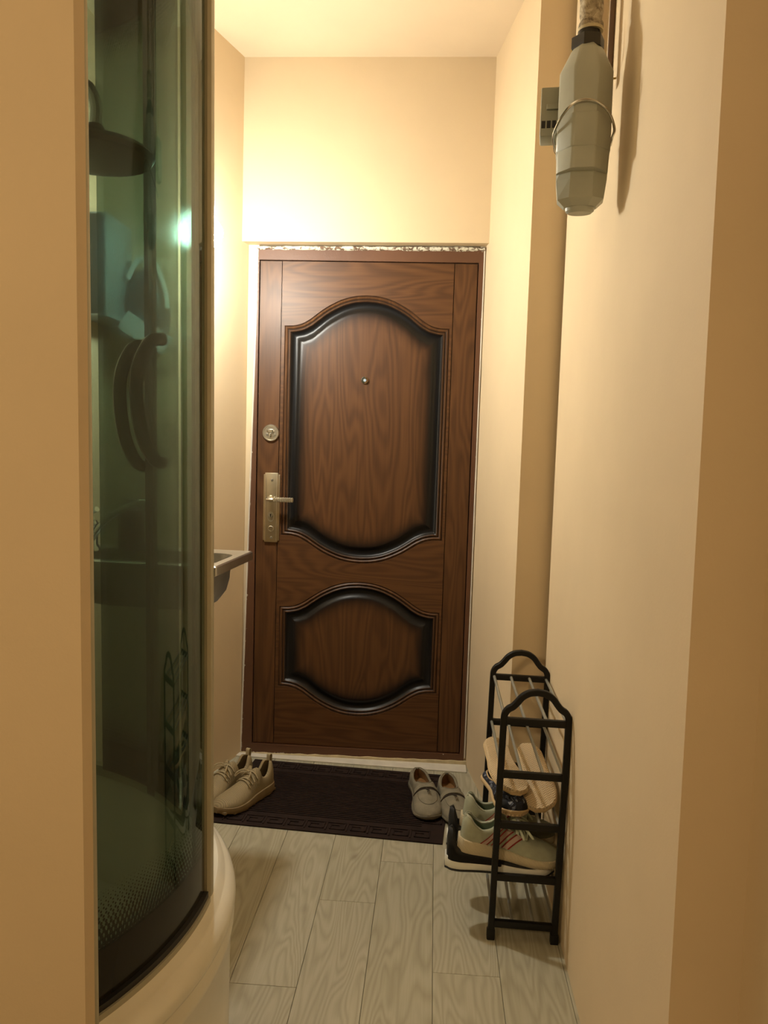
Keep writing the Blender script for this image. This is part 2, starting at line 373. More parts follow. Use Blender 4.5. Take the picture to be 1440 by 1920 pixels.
def smooth_itp(tab):
    xs = [p[0] for p in tab]; ys = [p[1] for p in tab]; n = len(xs); dl = [(ys[i + 1] - ys[i]) / (xs[i + 1] - xs[i]) for i in range(n - 1)]
    ms = [dl[0]] + [0 if dl[i - 1] * dl[i] <= 0 else 2 * dl[i - 1] * dl[i] / (dl[i - 1] + dl[i]) for i in range(1, n - 1)] + [dl[-1]]
    def f(x):
        if x <= xs[0]: return ys[0]
        if x >= xs[-1]: return ys[-1]
        i = max(j for j in range(n - 1) if xs[j] <= x); h = xs[i + 1] - xs[i]; t = (x - xs[i]) / h
        return (2 * t ** 3 - 3 * t * t + 1) * ys[i] + (t ** 3 - 2 * t * t + t) * h * ms[i] + (-2 * t ** 3 + 3 * t * t) * ys[i + 1] + (t ** 3 - t * t) * h * ms[i + 1]
    return f
def rotY(a): return Matrix.Rotation(a, 4, 'Y')
TO_FRONT = Matrix.Rotation(rad(90), 4, 'X')       # +z of a lathe -> -y (towards the camera)

# ------------------------------------------------------------------ the room
ZC = 2.668
def wall(name, pts, z0=0.0, z1=ZC, mat='wall'):
    bm = bmesh.new(); prism(bm, pts, z0, z1); return link(name, bm, mat, smooth=False, kind='structure')
# the end wall over the door, and the masonry beside the door frame
bm = bmesh.new(); prism_y(bm, [(-0.90, 2.003), (0.30, 2.010), (0.30, ZC), (-0.90, ZC)], 2.985, 3.16); link('wall_back', bm, 'wall', smooth=False, kind='structure')
bm = bmesh.new(); prism_y(bm, [(-0.90, 0), (-0.7005, 0), (-0.7005, 2.05), (-0.90, 2.05)], 3.037, 3.16); link('wall_back_left', bm, 'wall', smooth=False, kind='structure')
bm = bmesh.new(); prism_y(bm, [(0.142, 0), (0.30, 0), (0.30, 2.05), (0.142, 2.05)], 3.037, 3.16); link('wall_back_right', bm, 'wall', smooth=False, kind='structure')
# splayed side walls of the door recess
wall('wall_left_recess', [(-0.735, 3.16), (-0.742, 3.03), (-0.815, 2.775), (-0.95, 2.86), (-0.95, 3.16)])
wall('wall_right_recess', [(0.158, 3.16), (0.163, 3.03), (0.262, 2.43), (0.60, 2.43), (0.60, 3.16)])
# pale chunk of wall to the right of the corridor; its far end leaves a shadow gap before the recess pier
wr = wall('wall_right', [(0.362, 1.078), (0.362, 2.40), (0.60, 2.40), (0.60, 1.078)])
for v in wr.data.vertices:
    if v.co.z > 1 and v.co.y < 1.2: v.co.y += 0.05
wall('wall_right_hall', [(0.459, -1.7), (0.459, 1.15), (0.60, 1.15), (0.60, -1.7)])
wall('wall_kitchenette', [(-1.30, 2.775), (-0.815, 2.775), (-0.90, 2.90), (-1.30, 2.90)])
wall('wall_left', [(-1.34, 1.03), (-1.20, 1.03), (-1.20, 2.775), (-1.34, 2.775)])
bm = bmesh.new(); prism_y(bm, [(-1.72, 0), (-0.4535, 0), (-0.4795, ZC), (-1.72, ZC)], 1.0, 1.03); link('wall_front', bm, 'wall', smooth=False, kind='structure')
wall('wall_left_hall', [(-1.84, -1.7), (-1.72, -1.7), (-1.72, 1.03), (-1.84, 1.03)])
wall('wall_behind', [(-1.84, -1.82), (0.60, -1.82), (0.60, -1.7), (-1.84, -1.7)])
bm = bmesh.new(); prism(bm, [(-1.84, -1.82), (0.60, -1.82), (0.60, 3.16), (-1.84, 3.16)], ZC, ZC + 0.1); link('ceiling', bm, 'ceil', smooth=False, kind='structure')
# floor slab carrying the planks
bm = bmesh.new(); prism(bm, [(-1.84, -1.82), (0.60, -1.82), (0.60, 3.16), (-1.84, 3.16)], -0.08, -0.009); floor = link('floor', bm, 'underlay', smooth=False, kind='structure')
SEAMS = [-1.66, -1.502, -1.344, -1.187, -1.029, -0.872, -0.714, -0.5935, -0.435, -0.277, -0.122, 0.0365, 0.197, 0.3545, 0.51]
JOINTS = {-0.277: [2.052, 0.86], -0.122: [2.272, 1.08], 0.0365: [1.784, 2.98], -0.435: [1.697, 2.89], 0.197: [2.33, 1.14], -0.5935: [2.45, 1.26], -0.714: [2.10, 0.9]}
for i in range(len(SEAMS) - 1):
    a, b = SEAMS[i], SEAMS[i + 1]
    js = sorted(JOINTS.get(a, [1.5 + 0.37 * (i % 3), 0.3 + 0.37 * (i % 3)]))
    ys = [-1.7] + [j for j in js] + [3.02]
    if ys[1] - ys[0] > 1.3: ys.insert(1, ys[1] - 1.2)
    for y0, y1 in zip(ys, ys[1:]):
        if y1 - y0 < 0.01: continue
        bm = bmesh.new(); g = 0.0005; hx, hy = (b - a) / 2 - g, (y1 - y0) / 2 - g
        box(bm, -hx, hx, -hy, hy, -0.009, 0.0)
        top = [e for e in bm.edges if all(v.co.z > -0.001 for v in e.verts)]
        bmesh.ops.bevel(bm, geom=top, offset=0.0006, segments=1, affect='EDGES')
        o = link('plank', bm, 'floor', floor, smooth=False); o.location = ((a + b) / 2, (y0 + y1) / 2, 0)
# threshold: pale end board and beige mortar below the frame
bm = bmesh.new(); prism(bm, [(-0.752, 2.995), (0.163, 2.955), (0.163, 3.03), (-0.752, 3.03)], 0, 0.006, 0.002); link('trim_1', bm, 'sill', smooth=False, kind='structure')
bm = bmesh.new()
pts = [(-0.742, 0), (0.165, 0)]; topz = []
for k in range(31):
    x = 0.165 - 0.907 * k / 30; z = 0.007 + 0.013 * (x + 0.742) / 0.907 + random.uniform(-0.002, 0.002); topz.append((x, z))
prism_y(bm, pts + topz, 3.022, 3.10); link('trim_2', bm, 'mortar', smooth=False, kind='structure')

# ------------------------------------------------------------------ entrance door
door = bpy.data.objects.new('door_1', None); COL.objects.link(door); door['kind'] = 'structure'
YF, YL = 3.03, 3.038
fl = lambda z: -0.702 - 0.038 * (1 - z / 1.993)          # outer left border of the frame (out of plumb)
XL0, XL1 = -0.695, 0.1345                                 # leaf
ZB, ZT = 0.046, 1.945
def frame_piece(quad, edges):
    """quad: four (x,z) outer-first; edge attribute 1 on the outer border, 0 inside"""
    bm = bmesh.new(); N = 40
    (a, b, c, d) = [Vector((p[0], 0, p[1])) for p in quad]   # a-b outer border, d-c inner border
    lay = bm.verts.layers.float.new('edge'); grid = []
    for i in range(N + 1):
        t = i / N; row = []
        for j, s in enumerate((0, 0.25, 0.5, 0.75, 1)):
            p = a.lerp(b, t).lerp(d.lerp(c, t), s)
            v = bm.verts.new((p.x, YF, p.z)); v[lay] = edges * (1 - s * 1.6); row.append(v)
        v = bm.verts.new((row[-1].co.x, YL + 0.03, row[-1].co.z)); row.append(v)
        v = bm.verts.new((row[0].co.x, YL + 0.03, row[0].co.z)); v[lay] = 0; row.append(v); grid.append(row)
    for i in range(N):
        for j in range(7):
            bm.faces.new((grid[i][j], grid[i][(j + 1) % 7], grid[i + 1][(j + 1) % 7], grid[i + 1][j]))
    bm.faces.new(grid[0]); bm.faces.new(grid[-1][::-1])
    return link('frame_member', bm, 'frame', door)
g = 0.003
frame_piece([(fl(0), 0.0), (fl(1.993), 1.993), (XL0 - g, ZT + g), (XL0 - g, ZB - g)], 0.62)
frame_piece([(0.153, 0.0), (0.155, 1.998), (XL1 + g, ZT + g), (XL1 + g, ZB - g)], 0.5)
frame_piece([(-0.702, 1.993), (0.155, 1.998), (XL1 + g, ZT + g), (XL0 - g, ZT + g)], 0.66)
frame_piece([(-0.740, 0.0), (0.153, 0.0), (XL1 + g, ZB - g), (XL0 - g, ZB - g)], 0.98)
# ragged plaster line around the frame
def ragged(path, wd, var=0.35, mat='plaster'):
    bm = bmesh.new()
    pts = [Vector(a).lerp(Vector(b), k / 40) for a, b in path for k in range(41)]
    pts = [p for i, p in enumerate(pts) if i == 0 or (p - pts[i - 1]).length > 1e-5]
    sweep(bm, pts, circ(wd, 6), Vector((0, 1, 0)), scale=[random.uniform(1 - var, 1 + var) for _ in pts])
    return link('plaster_edge', bm, mat, door)
ragged([((-0.706, 3.029, 1.992), (0.158, 3.029, 1.998))], 0.0075)
ragged([((-0.7045, 3.029, 1.99), (-0.7065, 3.029, 1.75)), ((-0.7065, 3.029, 1.75), (-0.7425, 3.029, 0.01))], 0.0032, .15, 'sill')
ragged([((0.158, 3.030, 1.995), (0.157, 3.030, 0.03))], 0.0028, .15, 'sill')
bm = bmesh.new(); box(bm, XL0 - g, XL1 + g, YL + 0.014, YL + 0.055, ZB - g, ZT + g); leaf = link('leaf', bm, 'gap', door, smooth=False)
S1, S2 = -0.6105, 0.0475                                   # grooves between stiles and the middle board
def board(name, x0, x1, mat):
    bm = bmesh.new(); box(bm, x0, x1, YL, YL + 0.014, ZB, ZT); 
    bmesh.ops.bevel(bm, geom=[e for e in bm.edges if all(v.co.y < YL + 0.001 for v in e.verts)], offset=0.0012, segments=2, affect='EDGES')
    return link(name, bm, mat, leaf)
board('stile', XL0, S1 - 0.0012, 'doorz'); board('stile', S2 + 0.0012, XL1, 'doorz')
OG = smooth_itp([(0, 1), (.1, .985), (.2, .94), (.3, .86), (.4, .74), (.5, .59), (.6, .40), (.7, .20), (.8, .06), (.9, .005), (1, 0)])
PX0, PX1 = -0.597, 0.037
def outline(p, d):
    zt, at, zb, ab = p                                      # side top, arch rise, side bottom, arch drop
    xc = (PX0 + PX1) / 2; hw = (PX1 - PX0) / 2; n = 56; top, bot = [], []
    for i in range(n + 1):
        u = -1 + 2 * i / n; x = xc + u * (hw - d); q = abs(x - xc) / hw
        sl = at * (OG(min(1, q + .01)) - OG(max(0, q - .01))) / (.02 * hw); top.append((x, zt + at * OG(q) - d * math.sqrt(1 + sl * sl)))
        sl = ab * (OG(min(1, q + .01)) - OG(max(0, q - .01))) / (.02 * hw); bot.append((x, zb - ab * OG(q) + d * math.sqrt(1 + sl * sl)))
    return top + bot[::-1]
PANELS = [(1.703, 0.119, 0.890, 0.102), (0.606, 0.110, 0.282, 0.109)]
# middle board: flat sheet with two ogee openings
bm = bmesh.new(); es = []
def loop(pts, y):
    vs = [bm.verts.new((x, y, z)) for x, z in pts]; return [bm.edges.new((vs[i], vs[(i + 1) % len(vs)])) for i in range(len(vs))]
es += loop([(S1 + .0012, ZB), (S2 - .0012, ZB), (S2 - .0012, ZT), (S1 + .0012, ZT)], YL)
for p in PANELS: es += loop(outline(p, 0), YL)
bmesh.ops.triangle_fill(bm, edges=es, use_beauty=True)
link('middle_board', bm, 'doorx', leaf, smooth=False)
PROF = [(0, 0, 0), (.0015, .003, .55), (.003, .0035, .6), (.005, .0005, .1), (.009, -.0012, .05), (.012, 0.000, .15), (.0145, .0032, .75), (.016, .0034, .8), (.018, .0005, .35), (.022, -.0008, .35),
        (.0245, .0005, .8), (.028, .006, .99), (.033, .010, 1), (.042, .0115, 1), (.050, .010, 1), (.058, .004, 1), (.0635, .0005, .97), (.0665, -.0005, .90), (.076, -.001, .74), (.090, -.001, .40), (.108, -.001, .14), (.130, -.001, 0)]
for p in PANELS:
    bm = bmesh.new(); lay = bm.verts.layers.float.new('patina'); rings = []
    for d, dep, pt in PROF:
        r_ = []
        for x, z in outline(p, d):
            v = bm.verts.new((x, YL + dep, z)); v[lay] = pt; r_.append(v)
        rings.append(r_)
    for A, B in zip(rings, rings[1:]):
        for j in range(len(A)): bm.faces.new((A[j], A[(j + 1) % len(A)], B[(j + 1) % len(A)], B[j]))
    es = [bm.edges.get((rings[-1][j], rings[-1][(j + 1) % len(rings[-1])])) for j in range(len(rings[-1]))]
    bmesh.ops.triangle_fill(bm, edges=es, use_beauty=True)
    link('raised_panel', bm, 'panel', leaf)
# peephole
bm = bmesh.new(); lathe(bm, [(0, .006), (.006, .006), (.0065, .009), (.0125, .0085), (.0145, .005), (.0145, 0), (0, 0)], 24, mtx=Matrix.Translation((-0.281, YL, 1.501)) @ TO_FRONT); pe = link('peephole', bm, 'chrome', door)
bm = bmesh.new(); lathe(bm, [(0, .0075), (.004, .007), (.0062, .0055), (0, .0055)], 16, mtx=Matrix.Translation((-0.281, YL, 1.501)) @ TO_FRONT); link('lens', bm, 'lens', pe)
# deadbolt rosette with a covered keyhole
T = Matrix.Translation((-0.643, YL, 1.289)) @ TO_FRONT
bm = bmesh.new(); lathe(bm, [(0, .006), (.026, .006), (.028, .009), (.031, .009), (.0335, .005), (.0335, 0), (0, 0)], 40, mtx=T); db = link('deadbolt', bm, 'nickel', door)
bm = bmesh.new(); lathe(bm, [(0, .0125), (.010, .012), (.013, .009), (.013, .006), (0, .006)], 24, mtx=T @ Matrix.Translation((0, .007, 0)) @ Matrix.Scale(1.15, 4, (1, 0, 0)) @ Matrix.Scale(.62, 4, (0, 1, 0))); link('keyhole_cover', bm, 'chrome', db)
bm = bmesh.new(); box(bm, -.004, .004, -.016, -.001, .006, .011, .0012, T); link('cover_stem', bm, 'chrome', db)
for sx in (-1, 1):
    bm = bmesh.new(); lathe(bm, [(0, .009), (.004, .009), (.005, .006), (0, .006)], 14, mtx=T @ Matrix.Translation((sx * .014, -.006, 0))); link('screw', bm, 'steel', db)
# long plate with lever
PXc, PZ0, PZ1 = -0.635, 0.862, 1.134; hw = .0325
bm = bmesh.new(); box(bm, PXc - hw, PXc + hw, YL - .006, YL, PZ0 + .006, PZ1 - .006, .002); box(bm, PXc - hw + .006, PXc + hw - .006, YL - .010, YL - .003, PZ0, PZ1, .002)
plate = link('lock_plate', bm, 'brass', door)
for sx in (-1, 1):
    bm = bmesh.new(); box(bm, PXc + sx * (hw - .011) - .0015, PXc + sx * (hw - .011) + .0015, YL - .0125, YL - .009, PZ0 + .006, PZ1 - .006, .001); link('plate_ridge', bm, 'nickel', plate)
T = Matrix.Translation((PXc - .003, YL - .010, 1.033)) @ TO_FRONT
bm = bmesh.new(); lathe(bm, [(0, .035), (.009, .035), (.010, .02), (.012, .004), (.014, 0), (0, 0)], 20, mtx=T)
sweep(bm, [(-.012, 0, .037), (-.006, 0, .04), (.012, 0, .041), (.018, 0, .041)], circ(.0085, 10, .008), Vector((0, 1, 0)), scale=[.35, .85, 1, 1])
tmp = [v for v in bm.verts if v.co.y < 1.5]; bmesh.ops.transform(bm, matrix=T, verts=tmp)
link('lever', bm, 'nickel', plate)
bm = bmesh.new()
box(bm, .018, .098, -.0075, .0075, .0335, .0485, .003)
for i in range(9):
    for j in (-1, 0, 1):
        x = .025 + i * .0085; box(bm, x - .003, x + .003, j * .005 - .0018, j * .005 + .0018, .047, .0505, .0008)
    for j in (-1, 1): x = .025 + i * .0085; box(bm, x - .003, x + .003, j * .0082 - .001, j * .0082 + .001, .036, .046, .0005)
bmesh.ops.transform(bm, matrix=T, verts=list(bm.verts)); link('lever_grip', bm, 'nickel', plate)
T = Matrix.Translation((PXc - .001, YL - .010, 0.962)) @ TO_FRONT
bm = bmesh.new(); lathe(bm, [(.0105, 0), (.0105, .003), (.013, .003), (.013, 0)], 24, mtx=T @ Matrix.Scale(1.55, 4, (0, 1, 0))); link('keyhole_surround', bm, 'nickel', plate)
bm = bmesh.new(); lathe(bm, [(0, .006), (.0085, .005), (.0095, 0), (0, 0)], 20, mtx=T @ Matrix.Translation((0, .006, 0))); link('key_cylinder', bm, 'nickel', plate)
bm = bmesh.new(); box(bm, -.0016, .0016, .000, .011, .005, .0075, 0, T); lathe(bm, [(0, .0075), (.0028, .0075), (.0028, .004)], 12, mtx=T @ Matrix.Translation((0, .009, 0))); link('keyhole', bm, 'dark', plate)
bm = bmesh.new(); lathe(bm, [(.009, 0), (.009, .003), (.0115, .002), (.0115, 0)], 20, mtx=Matrix.Translation((PXc, YL - .010, 0.915)) @ TO_FRONT); link('turn_ring', bm, 'nickel', plate)
for z in (PZ1 - .028, PZ0 + .018):
    bm = bmesh.new(); lathe(bm, [(0, .0035), (.004, .003), (.0055, 0), (0, 0)], 14, mtx=Matrix.Translation((PXc + .002, YL - .010, z)) @ TO_FRONT); link('screw', bm, 'steel', plate)

# ------------------------------------------------------------------ door mat
MW, MD = 0.773, 0.525
mt = thing('door_mat', 'dark brown rubber door mat with ribs and a raised key border', 'door mat', (-0.302, 2.680, 0), (0, 0, rad(-4.0)))
bm = bmesh.new(); box(bm, -MW / 2, MW / 2, -MD / 2, MD / 2, 0, 0.005, 0.0015); link('mat_base', bm, 'mat', mt)
bm = bmesh.new()
for k in range(27):
    y = -0.162 + k * 0.0125; box(bm, -MW / 2 + .075, MW / 2 - .075, y - .003, y + .003, .004, .0075)
link('ribs', bm, 'mat', mt, smooth=False, kind='stuff')
bm = bmesh.new()
def key(cx, cy, fl_, s=.030, w_=.0038):
    f = fl_
    for (x0, y0, x1, y1) in ((-1, -1, 1, -1), (1, -1, 1, .7), (1, .7, -.55, .7), (-.55, .7, -.55, -.35), (-.55, -.35, .35, -.35), (-1, -1, -1, 1)):
        ax, ay, bx_, by_ = cx + x0 * s, cy + f * y0 * s * .8, cx + x1 * s, cy + f * y1 * s * .8
        box(bm, min(ax, bx_) - w_ / 2, max(ax, bx_) + w_ / 2, min(ay, by_) - w_ / 2, max(ay, by_) + w_ / 2, .004, .0078)
for k in range(10):
    for sy in (-1, 1): key(-MW / 2 + .075 + k * .0692, sy * (MD / 2 - .042), sy)
for k in range(4):
    for sx in (-1, 1): key(sx * (MW / 2 - .042), -.115 + k * .0765, 1)
link('key_border', bm, 'mat', mt, smooth=False, kind='stuff')

# ------------------------------------------------------------------ shower cabin
shower = thing('shower_cabin', 'rounded shower cabin with green tinted glass on a deep white tray', 'shower cabin', (-0.40, 1.35, 0), (0, 0, 0))
SH = Matrix.Translation((0.40, -1.35, 0))                 # world -> local of the cabin
LEAN = Matrix.Rotation(rad(-0.62), 4, 'Y')
def sl(name, bm, mat, parent=None, **k):
    bmesh.ops.transform(bm, matrix=(LEAN if parent != 'flat' else Matrix()) @ SH, verts=list(bm.verts)); return link(name, bm, mat, shower if parent in (None, 'flat') else parent, **k)
CX, CY, RR = -0.99, 1.345, 0.60
def arc(r, a0, a1, n): return [(CX + r * math.cos(rad(a0 + (a1 - a0) * i / n)), CY + r * math.sin(rad(a0 + (a1 - a0) * i / n))) for i in range(n + 1)]
near = arc(RR, -32.5, 2.0, 42)
farc = [(p.x, p.y) for p in catmull([(-.402, 1.405, 0), (-.47, 1.585, 0), (-.60, 1.755, 0), (-.80, 1.885, 0), (-1.0, 1.935, 0), (-1.195, 1.945, 0)], 12)]
Z0, Z1 = 0.405, 2.35
# tray
TP = [(.47, .11), (.53, .14), (.565, .385), (.575, .400), (.600, .402), (.607, .396), (.613, .384), (.6165, .380), (.6225, .376), (.632, .362), (.636, .348), (.633, .338), (.629, .334), (.630, .322), (.634, .312), (.633, .300), (.627, .288), (.626, .15), (.626, .0)]
bm = bmesh.new(); a0, a1, n = -29.3, 108.5, 90
rings = []
for i in range(n + 1):
    a = rad(a0 + (a1 - a0) * i / n); rings.append([bm.verts.new((CX + r * math.cos(a), CY + r * math.sin(a), z)) for r, z in TP])
for i in range(n):
    for j in range(len(TP) - 1): bm.faces.new((rings[i][j], rings[i + 1][j], rings[i + 1][j + 1], rings[i][j + 1]))
bmesh.ops.contextual_create(bm, geom=[r_[0] for r_ in rings] + [bm.verts.new((-1.195, 1.10, .11))])
sl('tray', bm, 'acryl', 'flat')
def strip(path, inset, thick, z0, z1, name, mat, uv=False, zlean=True):
    """solid curved sheet standing on a plan curve"""
    bm = bmesh.new(); n = len(path); nz = 1; V = []
    P = [Vector((x, y, 0)) for x, y in path]; L = [0.0]
    for i in range(1, n): L.append(L[-1] + (P[i] - P[i - 1]).length)
    for i in range(n):
        t = (P[min(i + 1, n - 1)] - P[max(i - 1, 0)]).normalized(); o = Vector((t.y, -t.x, 0))   # outward
        a = P[i] + o * inset; b = a - o * thick
        V.append([bm.verts.new((a.x, a.y, z0)), bm.verts.new((a.x, a.y, z1)), bm.verts.new((b.x, b.y, z1)), bm.verts.new((b.x, b.y, z0))])
    uvl = bm.loops.layers.uv.new('UVMap')
    def face(vs, ls):
        f = bm.faces.new(vs)
        for lp, q in zip(f.loops, ls): lp[uvl].uv = q
    for i in range(n - 1):
        A, B = V[i], V[i + 1]; la, lb = L[i], L[i + 1]; h = z1 - z0
        face((A[0], B[0], B[1], A[1]), ((la, 0), (lb, 0), (lb, h), (la, h)))
        face((A[3], A[2], B[2], B[3]), ((la, 0), (la, h), (lb, h), (lb, 0)))
        face((A[1], B[1], B[2], A[2]), ((la, h),) * 4); face((A[0], A[3], B[3], B[0]), ((la, 0),) * 4)
    face(V[0][::-1], ((0, .5),) * 4); face(V[-1], ((0, .5),) * 4)
    return sl(name, bm, mat)
strip(near, -.004, .005, Z0 + .012, Z1, 'fixed_pane', 'glass')
strip(near, .004, .018, Z0 - .004, Z0 + .014, 'bottom_rail', 'seal')
strip(near, .008, .006, Z0 - .006, Z0 + .004, 'rail_lip', 'champagne')
strip(farc, .006, .020, Z0 - .004, Z0 + .022, 'bottom_rail', 'champagne')
strip(near, .010, .030, Z1 - .01, Z1 + .06, 'top_rail', 'champagne'); strip(farc, .010, .030, Z1 - .01, Z1 + .06, 'top_rail', 'champagne')
def column_of(x, y, z=1.25):                                # pixel column where a point of the leaning cabin is seen
    d = Vector((x - .0108 * z, y, z - CAM_H)); return 720 + 1470 * d.dot(R) / d.dot(F)
def fa(px_): return min(range(len(farc)), key=lambda i: abs(column_of(*farc[i]) - px_))
iA, iB, iC = fa(345), fa(281), fa(196)
strip(farc[1:iA + 1], 0.0, .005, Z0 + .012, Z1, 'fixed_pane', 'glass')
gl1 = strip(farc[iA:iB + 1], -.010, .005, Z0 + .016, Z1, 'sliding_door', 'glass')
gl2 = strip(farc[iB:iC + 1], -.010, .005, Z0 + .016, Z1, 'sliding_door', 'glass')
def post(x, y, prof, ang, name, mat, z0=Z0, z1=Z1, parent=None):
    bm = bmesh.new(); prism(bm, [(x + a * math.cos(ang) - b * math.sin(ang), y + a * math.sin(ang) + b * math.cos(ang)) for a, b in prof], z0, z1, 0.0); return sl(name, bm, mat, parent)
def tan_at(path, i):
    a = Vector(path[max(i - 1, 0)]); b = Vector(path[min(i + 1, len(path) - 1)]); return math.atan2(b.y - a.y, b.x - a.x)
# the corner column: rounded champagne upright, black gasket, inner flange
col_prof = [(.0, -.013), (.012, -.013), (.020, -.010), (.024, -.004), (.024, .004), (.020, .008), (.012, .010), (.0, .010)]
post(-.4015, 1.387, [(-.012, -.014), (.010, -.013), (.0155, -.008), (.0165, .002), (.0155, .011), (.010, .017), (-.012, .020)], 0, 'corner_column', 'champagne', Z0 - .004)
post(-.4160, 1.385, [(-.003, -.013), (.0035, -.014), (.0035, .016), (-.003, .016)], 0, 'gasket', 'seal')
x, y = farc[iB]; post(x + .002, y - .013, [(-.0155, -.006), (.0155, -.006), (.0155, .006), (-.0155, .006)], tan_at(farc, iB), 'door_seal', 'seal')
post(-.4625, 1.040, [(-.02, -.008), (.006, -.008), (.009, -.004), (.009, .004), (-.02, .006)], 0, 'wall_profile', 'champagne', 0.0, 2.5)
# two D handles, one per sliding door
def handle(i, up):
    x, y = farc[i]; ta = tan_at(farc, i); nrm = Vector((math.sin(ta), -math.cos(ta), 0)); nrm = nrm if nrm.x * (CX - x) + nrm.y * (CY - y) > 0 else -nrm
    p0 = Vector((x, y, 0)) + nrm * .004; bm = bmesh.new(); Zc, hh, out = 1.335 + up, .140, .062
    pts = catmull([p0 + Vector((0, 0, Zc + hh)), p0 + nrm * out * .55 + Vector((0, 0, Zc + hh - .012)), p0 + nrm * out + Vector((0, 0, Zc + hh - .07)), p0 + nrm * (out + .004) + Vector((0, 0, Zc)),
                   p0 + nrm * out * .85 + Vector((0, 0, Zc - hh + .062)), p0 + nrm * out * .4 + Vector((0, 0, Zc - hh + .010)), p0 + Vector((0, 0, Zc - hh))], 6)
    sweep(bm, pts, circ(.0150, 12, .0165), Vector((math.cos(ta), math.sin(ta), 0)))
    return bm
sl('handle', handle(iB + 1, -.005), 'handle'); sl('handle', handle(max(iB - 3, 0), .004), 'handle')
# rain head on an arm from the wall, and the dark roof
bm = bmesh.new(); lathe(bm, [(0, -.012), (.08, -.012), (.100, -.008), (.105, 0), (.095, .010), (.03, .022), (.014, .05), (0, .05)], 48, mtx=Matrix.Translation((-.615, 1.43, 1.765))); rh = sl('rain_head', bm, 'inner')
bm = bmesh.new(); tube(bm, catmull([(-.615, 1.43, 1.80), (-.615, 1.43, 1.86), (-.67, 1.44, 1.90), (-.90, 1.46, 1.91), (-1.185, 1.49, 1.91)], 6), .011, 12); sl('shower_arm', bm, 'chrome')
bm = bmesh.new(); prism(bm, [(x, y) for x, y in near] + farc[1:] + [(-1.195, 1.06)], Z1 + .02, Z1 + .05); sl('roof', bm, 'inner', smooth=False)

# ------------------------------------------------------------------ kitchenette behind the shower
sink = thing('sink', 'stainless steel sink with a rounded bowl jutting out beside the entrance door', 'sink', (-0.545, 2.345, 0), (0, 0, rad(-4)))
ZS = 0.920; SX, SY = 0.62, 0.325
def rr_loop(x0, x1, y0, y1, r, n=6):
    out = []
    for cx, cy, a in ((x1 - r, y1 - r, 0), (x0 + r, y1 - r, 90), (x0 + r, y0 + r, 180), (x1 - r, y0 + r, 270)):
        out += [(cx + r * math.cos(rad(a + 90 * k / n)), cy + r * math.sin(rad(a + 90 * k / n))) for k in range(n + 1)]
    return out
bm = bmesh.new()
outer = rr_loop(-SX, 0, -SY, 0, .006); lip = rr_loop(-SX + .004, -.004, -SY + .004, -.004, .005); hole = rr_loop(-.46, -.034, -.275, -.055, .045)
def vring(pts, z): return [bm.verts.new((x, y, z)) for x, y in pts]
def bridge(A, B):
    for i in range(len(A)): bm.faces.new((A[i], A[(i + 1) % len(A)], B[(i + 1) % len(A)], B[i]))
r0 = vring(outer, ZS - .026); r1 = vring(outer, ZS - .003); r2 = vring(lip, ZS); r3 = vring(rr_loop(-SX + .010, -.010, -SY + .010, -.010, .005), ZS - .001); r4 = vring(hole, ZS - .004)
for a_, b_ in ((r0, r1), (r1, r2), (r2, r3), (r3, r4)): bridge(a_, b_)
link('sink_top', bm, 'steel', sink)
bm = bmesh.new(); prev = None
for ins, z in ((0, ZS - .004), (.003, ZS - .012), (.006, ZS - .07), (.014, ZS - .105), (.034, ZS - .135), (.075, ZS - .15), (.09, ZS - .152)):
    r_ = vring(rr_loop(-.46 + ins, -.034 - ins, -.275 + min(ins, .095), -.055 - min(ins, .095), max(.045 - ins * .3, .004)), z)
    if prev: bridge(prev, r_)
    prev = r_
bm.faces.new(prev); bmesh.ops.solidify(bm, geom=list(bm.faces), thickness=0.0015)
link('bowl', bm, 'steel', sink)
faucet = thing('faucet', 'chrome faucet with a raised slanted spout seen through the shower glass', 'faucet', (-1.00, 2.23, ZS), (0, 0, 0))
bm = bmesh.new(); lathe(bm, [(0, 0), (.028, 0), (.028, .008), (.019, .02), (.019, .07), (.022, .08), (.016, .09), (0, .09)], 20); link('body', bm, 'chrome', faucet)
bm = bmesh.new(); tube(bm, catmull([(.0, -.01, .03), (.05, -.03, .085), (.11, -.05, .125), (.165, -.065, .148), (.185, -.07, .148), (.192, -.072, .118)], 6), .0105, 12); link('spout', bm, 'chrome', faucet)
bm = bmesh.new(); tube(bm, [(0, 0, .085), (-.005, -.012, .11), (.03, -.03, .125)], .008, 10); link('lever', bm, 'chrome', faucet)
bottle = thing('bottle', 'dark blue plastic bottle standing on the sink behind the faucet', 'bottle', (-.905, 2.292, ZS - .001))
bm = bmesh.new(); lathe(bm, [(0, 0), (.036, 0), (.038, .004), (.038, .10), (.034, .118), (.016, .128), (.014, .13), (0, .13)], 24); link('body', bm, 'bluep', bottle)
bm = bmesh.new(); lathe(bm, [(0, .13), (.015, .13), (.015, .15), (0, .15)], 20); link('cap', bm, 'bluep', bottle)
heater = thing('wall_cabinet', 'grey box unit on the kitchenette wall seen through the shower glass', 'wall unit', (-1.15, 2.66, 1.65))
bm = bmesh.new(); box(bm, -.05, .055, -.105, .115, 0, .335, .006); link('body', bm, 'greyp', heater)
bm = bmesh.new(); box(bm, -.044, .049, -.110, -.104, .008, .327, .003); link('front_panel', bm, 'inner', heater)
bag = thing('hanging_bag', 'dark rounded cloth bag hanging beside the grey wall unit', 'bag', (-1.015, 2.715, 1.70))
bm = bmesh.new()
lathe(bm, [(0, -.13), (.05, -.125), (.072, -.09), (.078, -.02), (.072, .05), (.055, .105), (.025, .135), (0, .142)], 22)
for v in bm.verts: v.co.y *= .55; v.co += Vector((random.uniform(-.002, .002),) * 3)
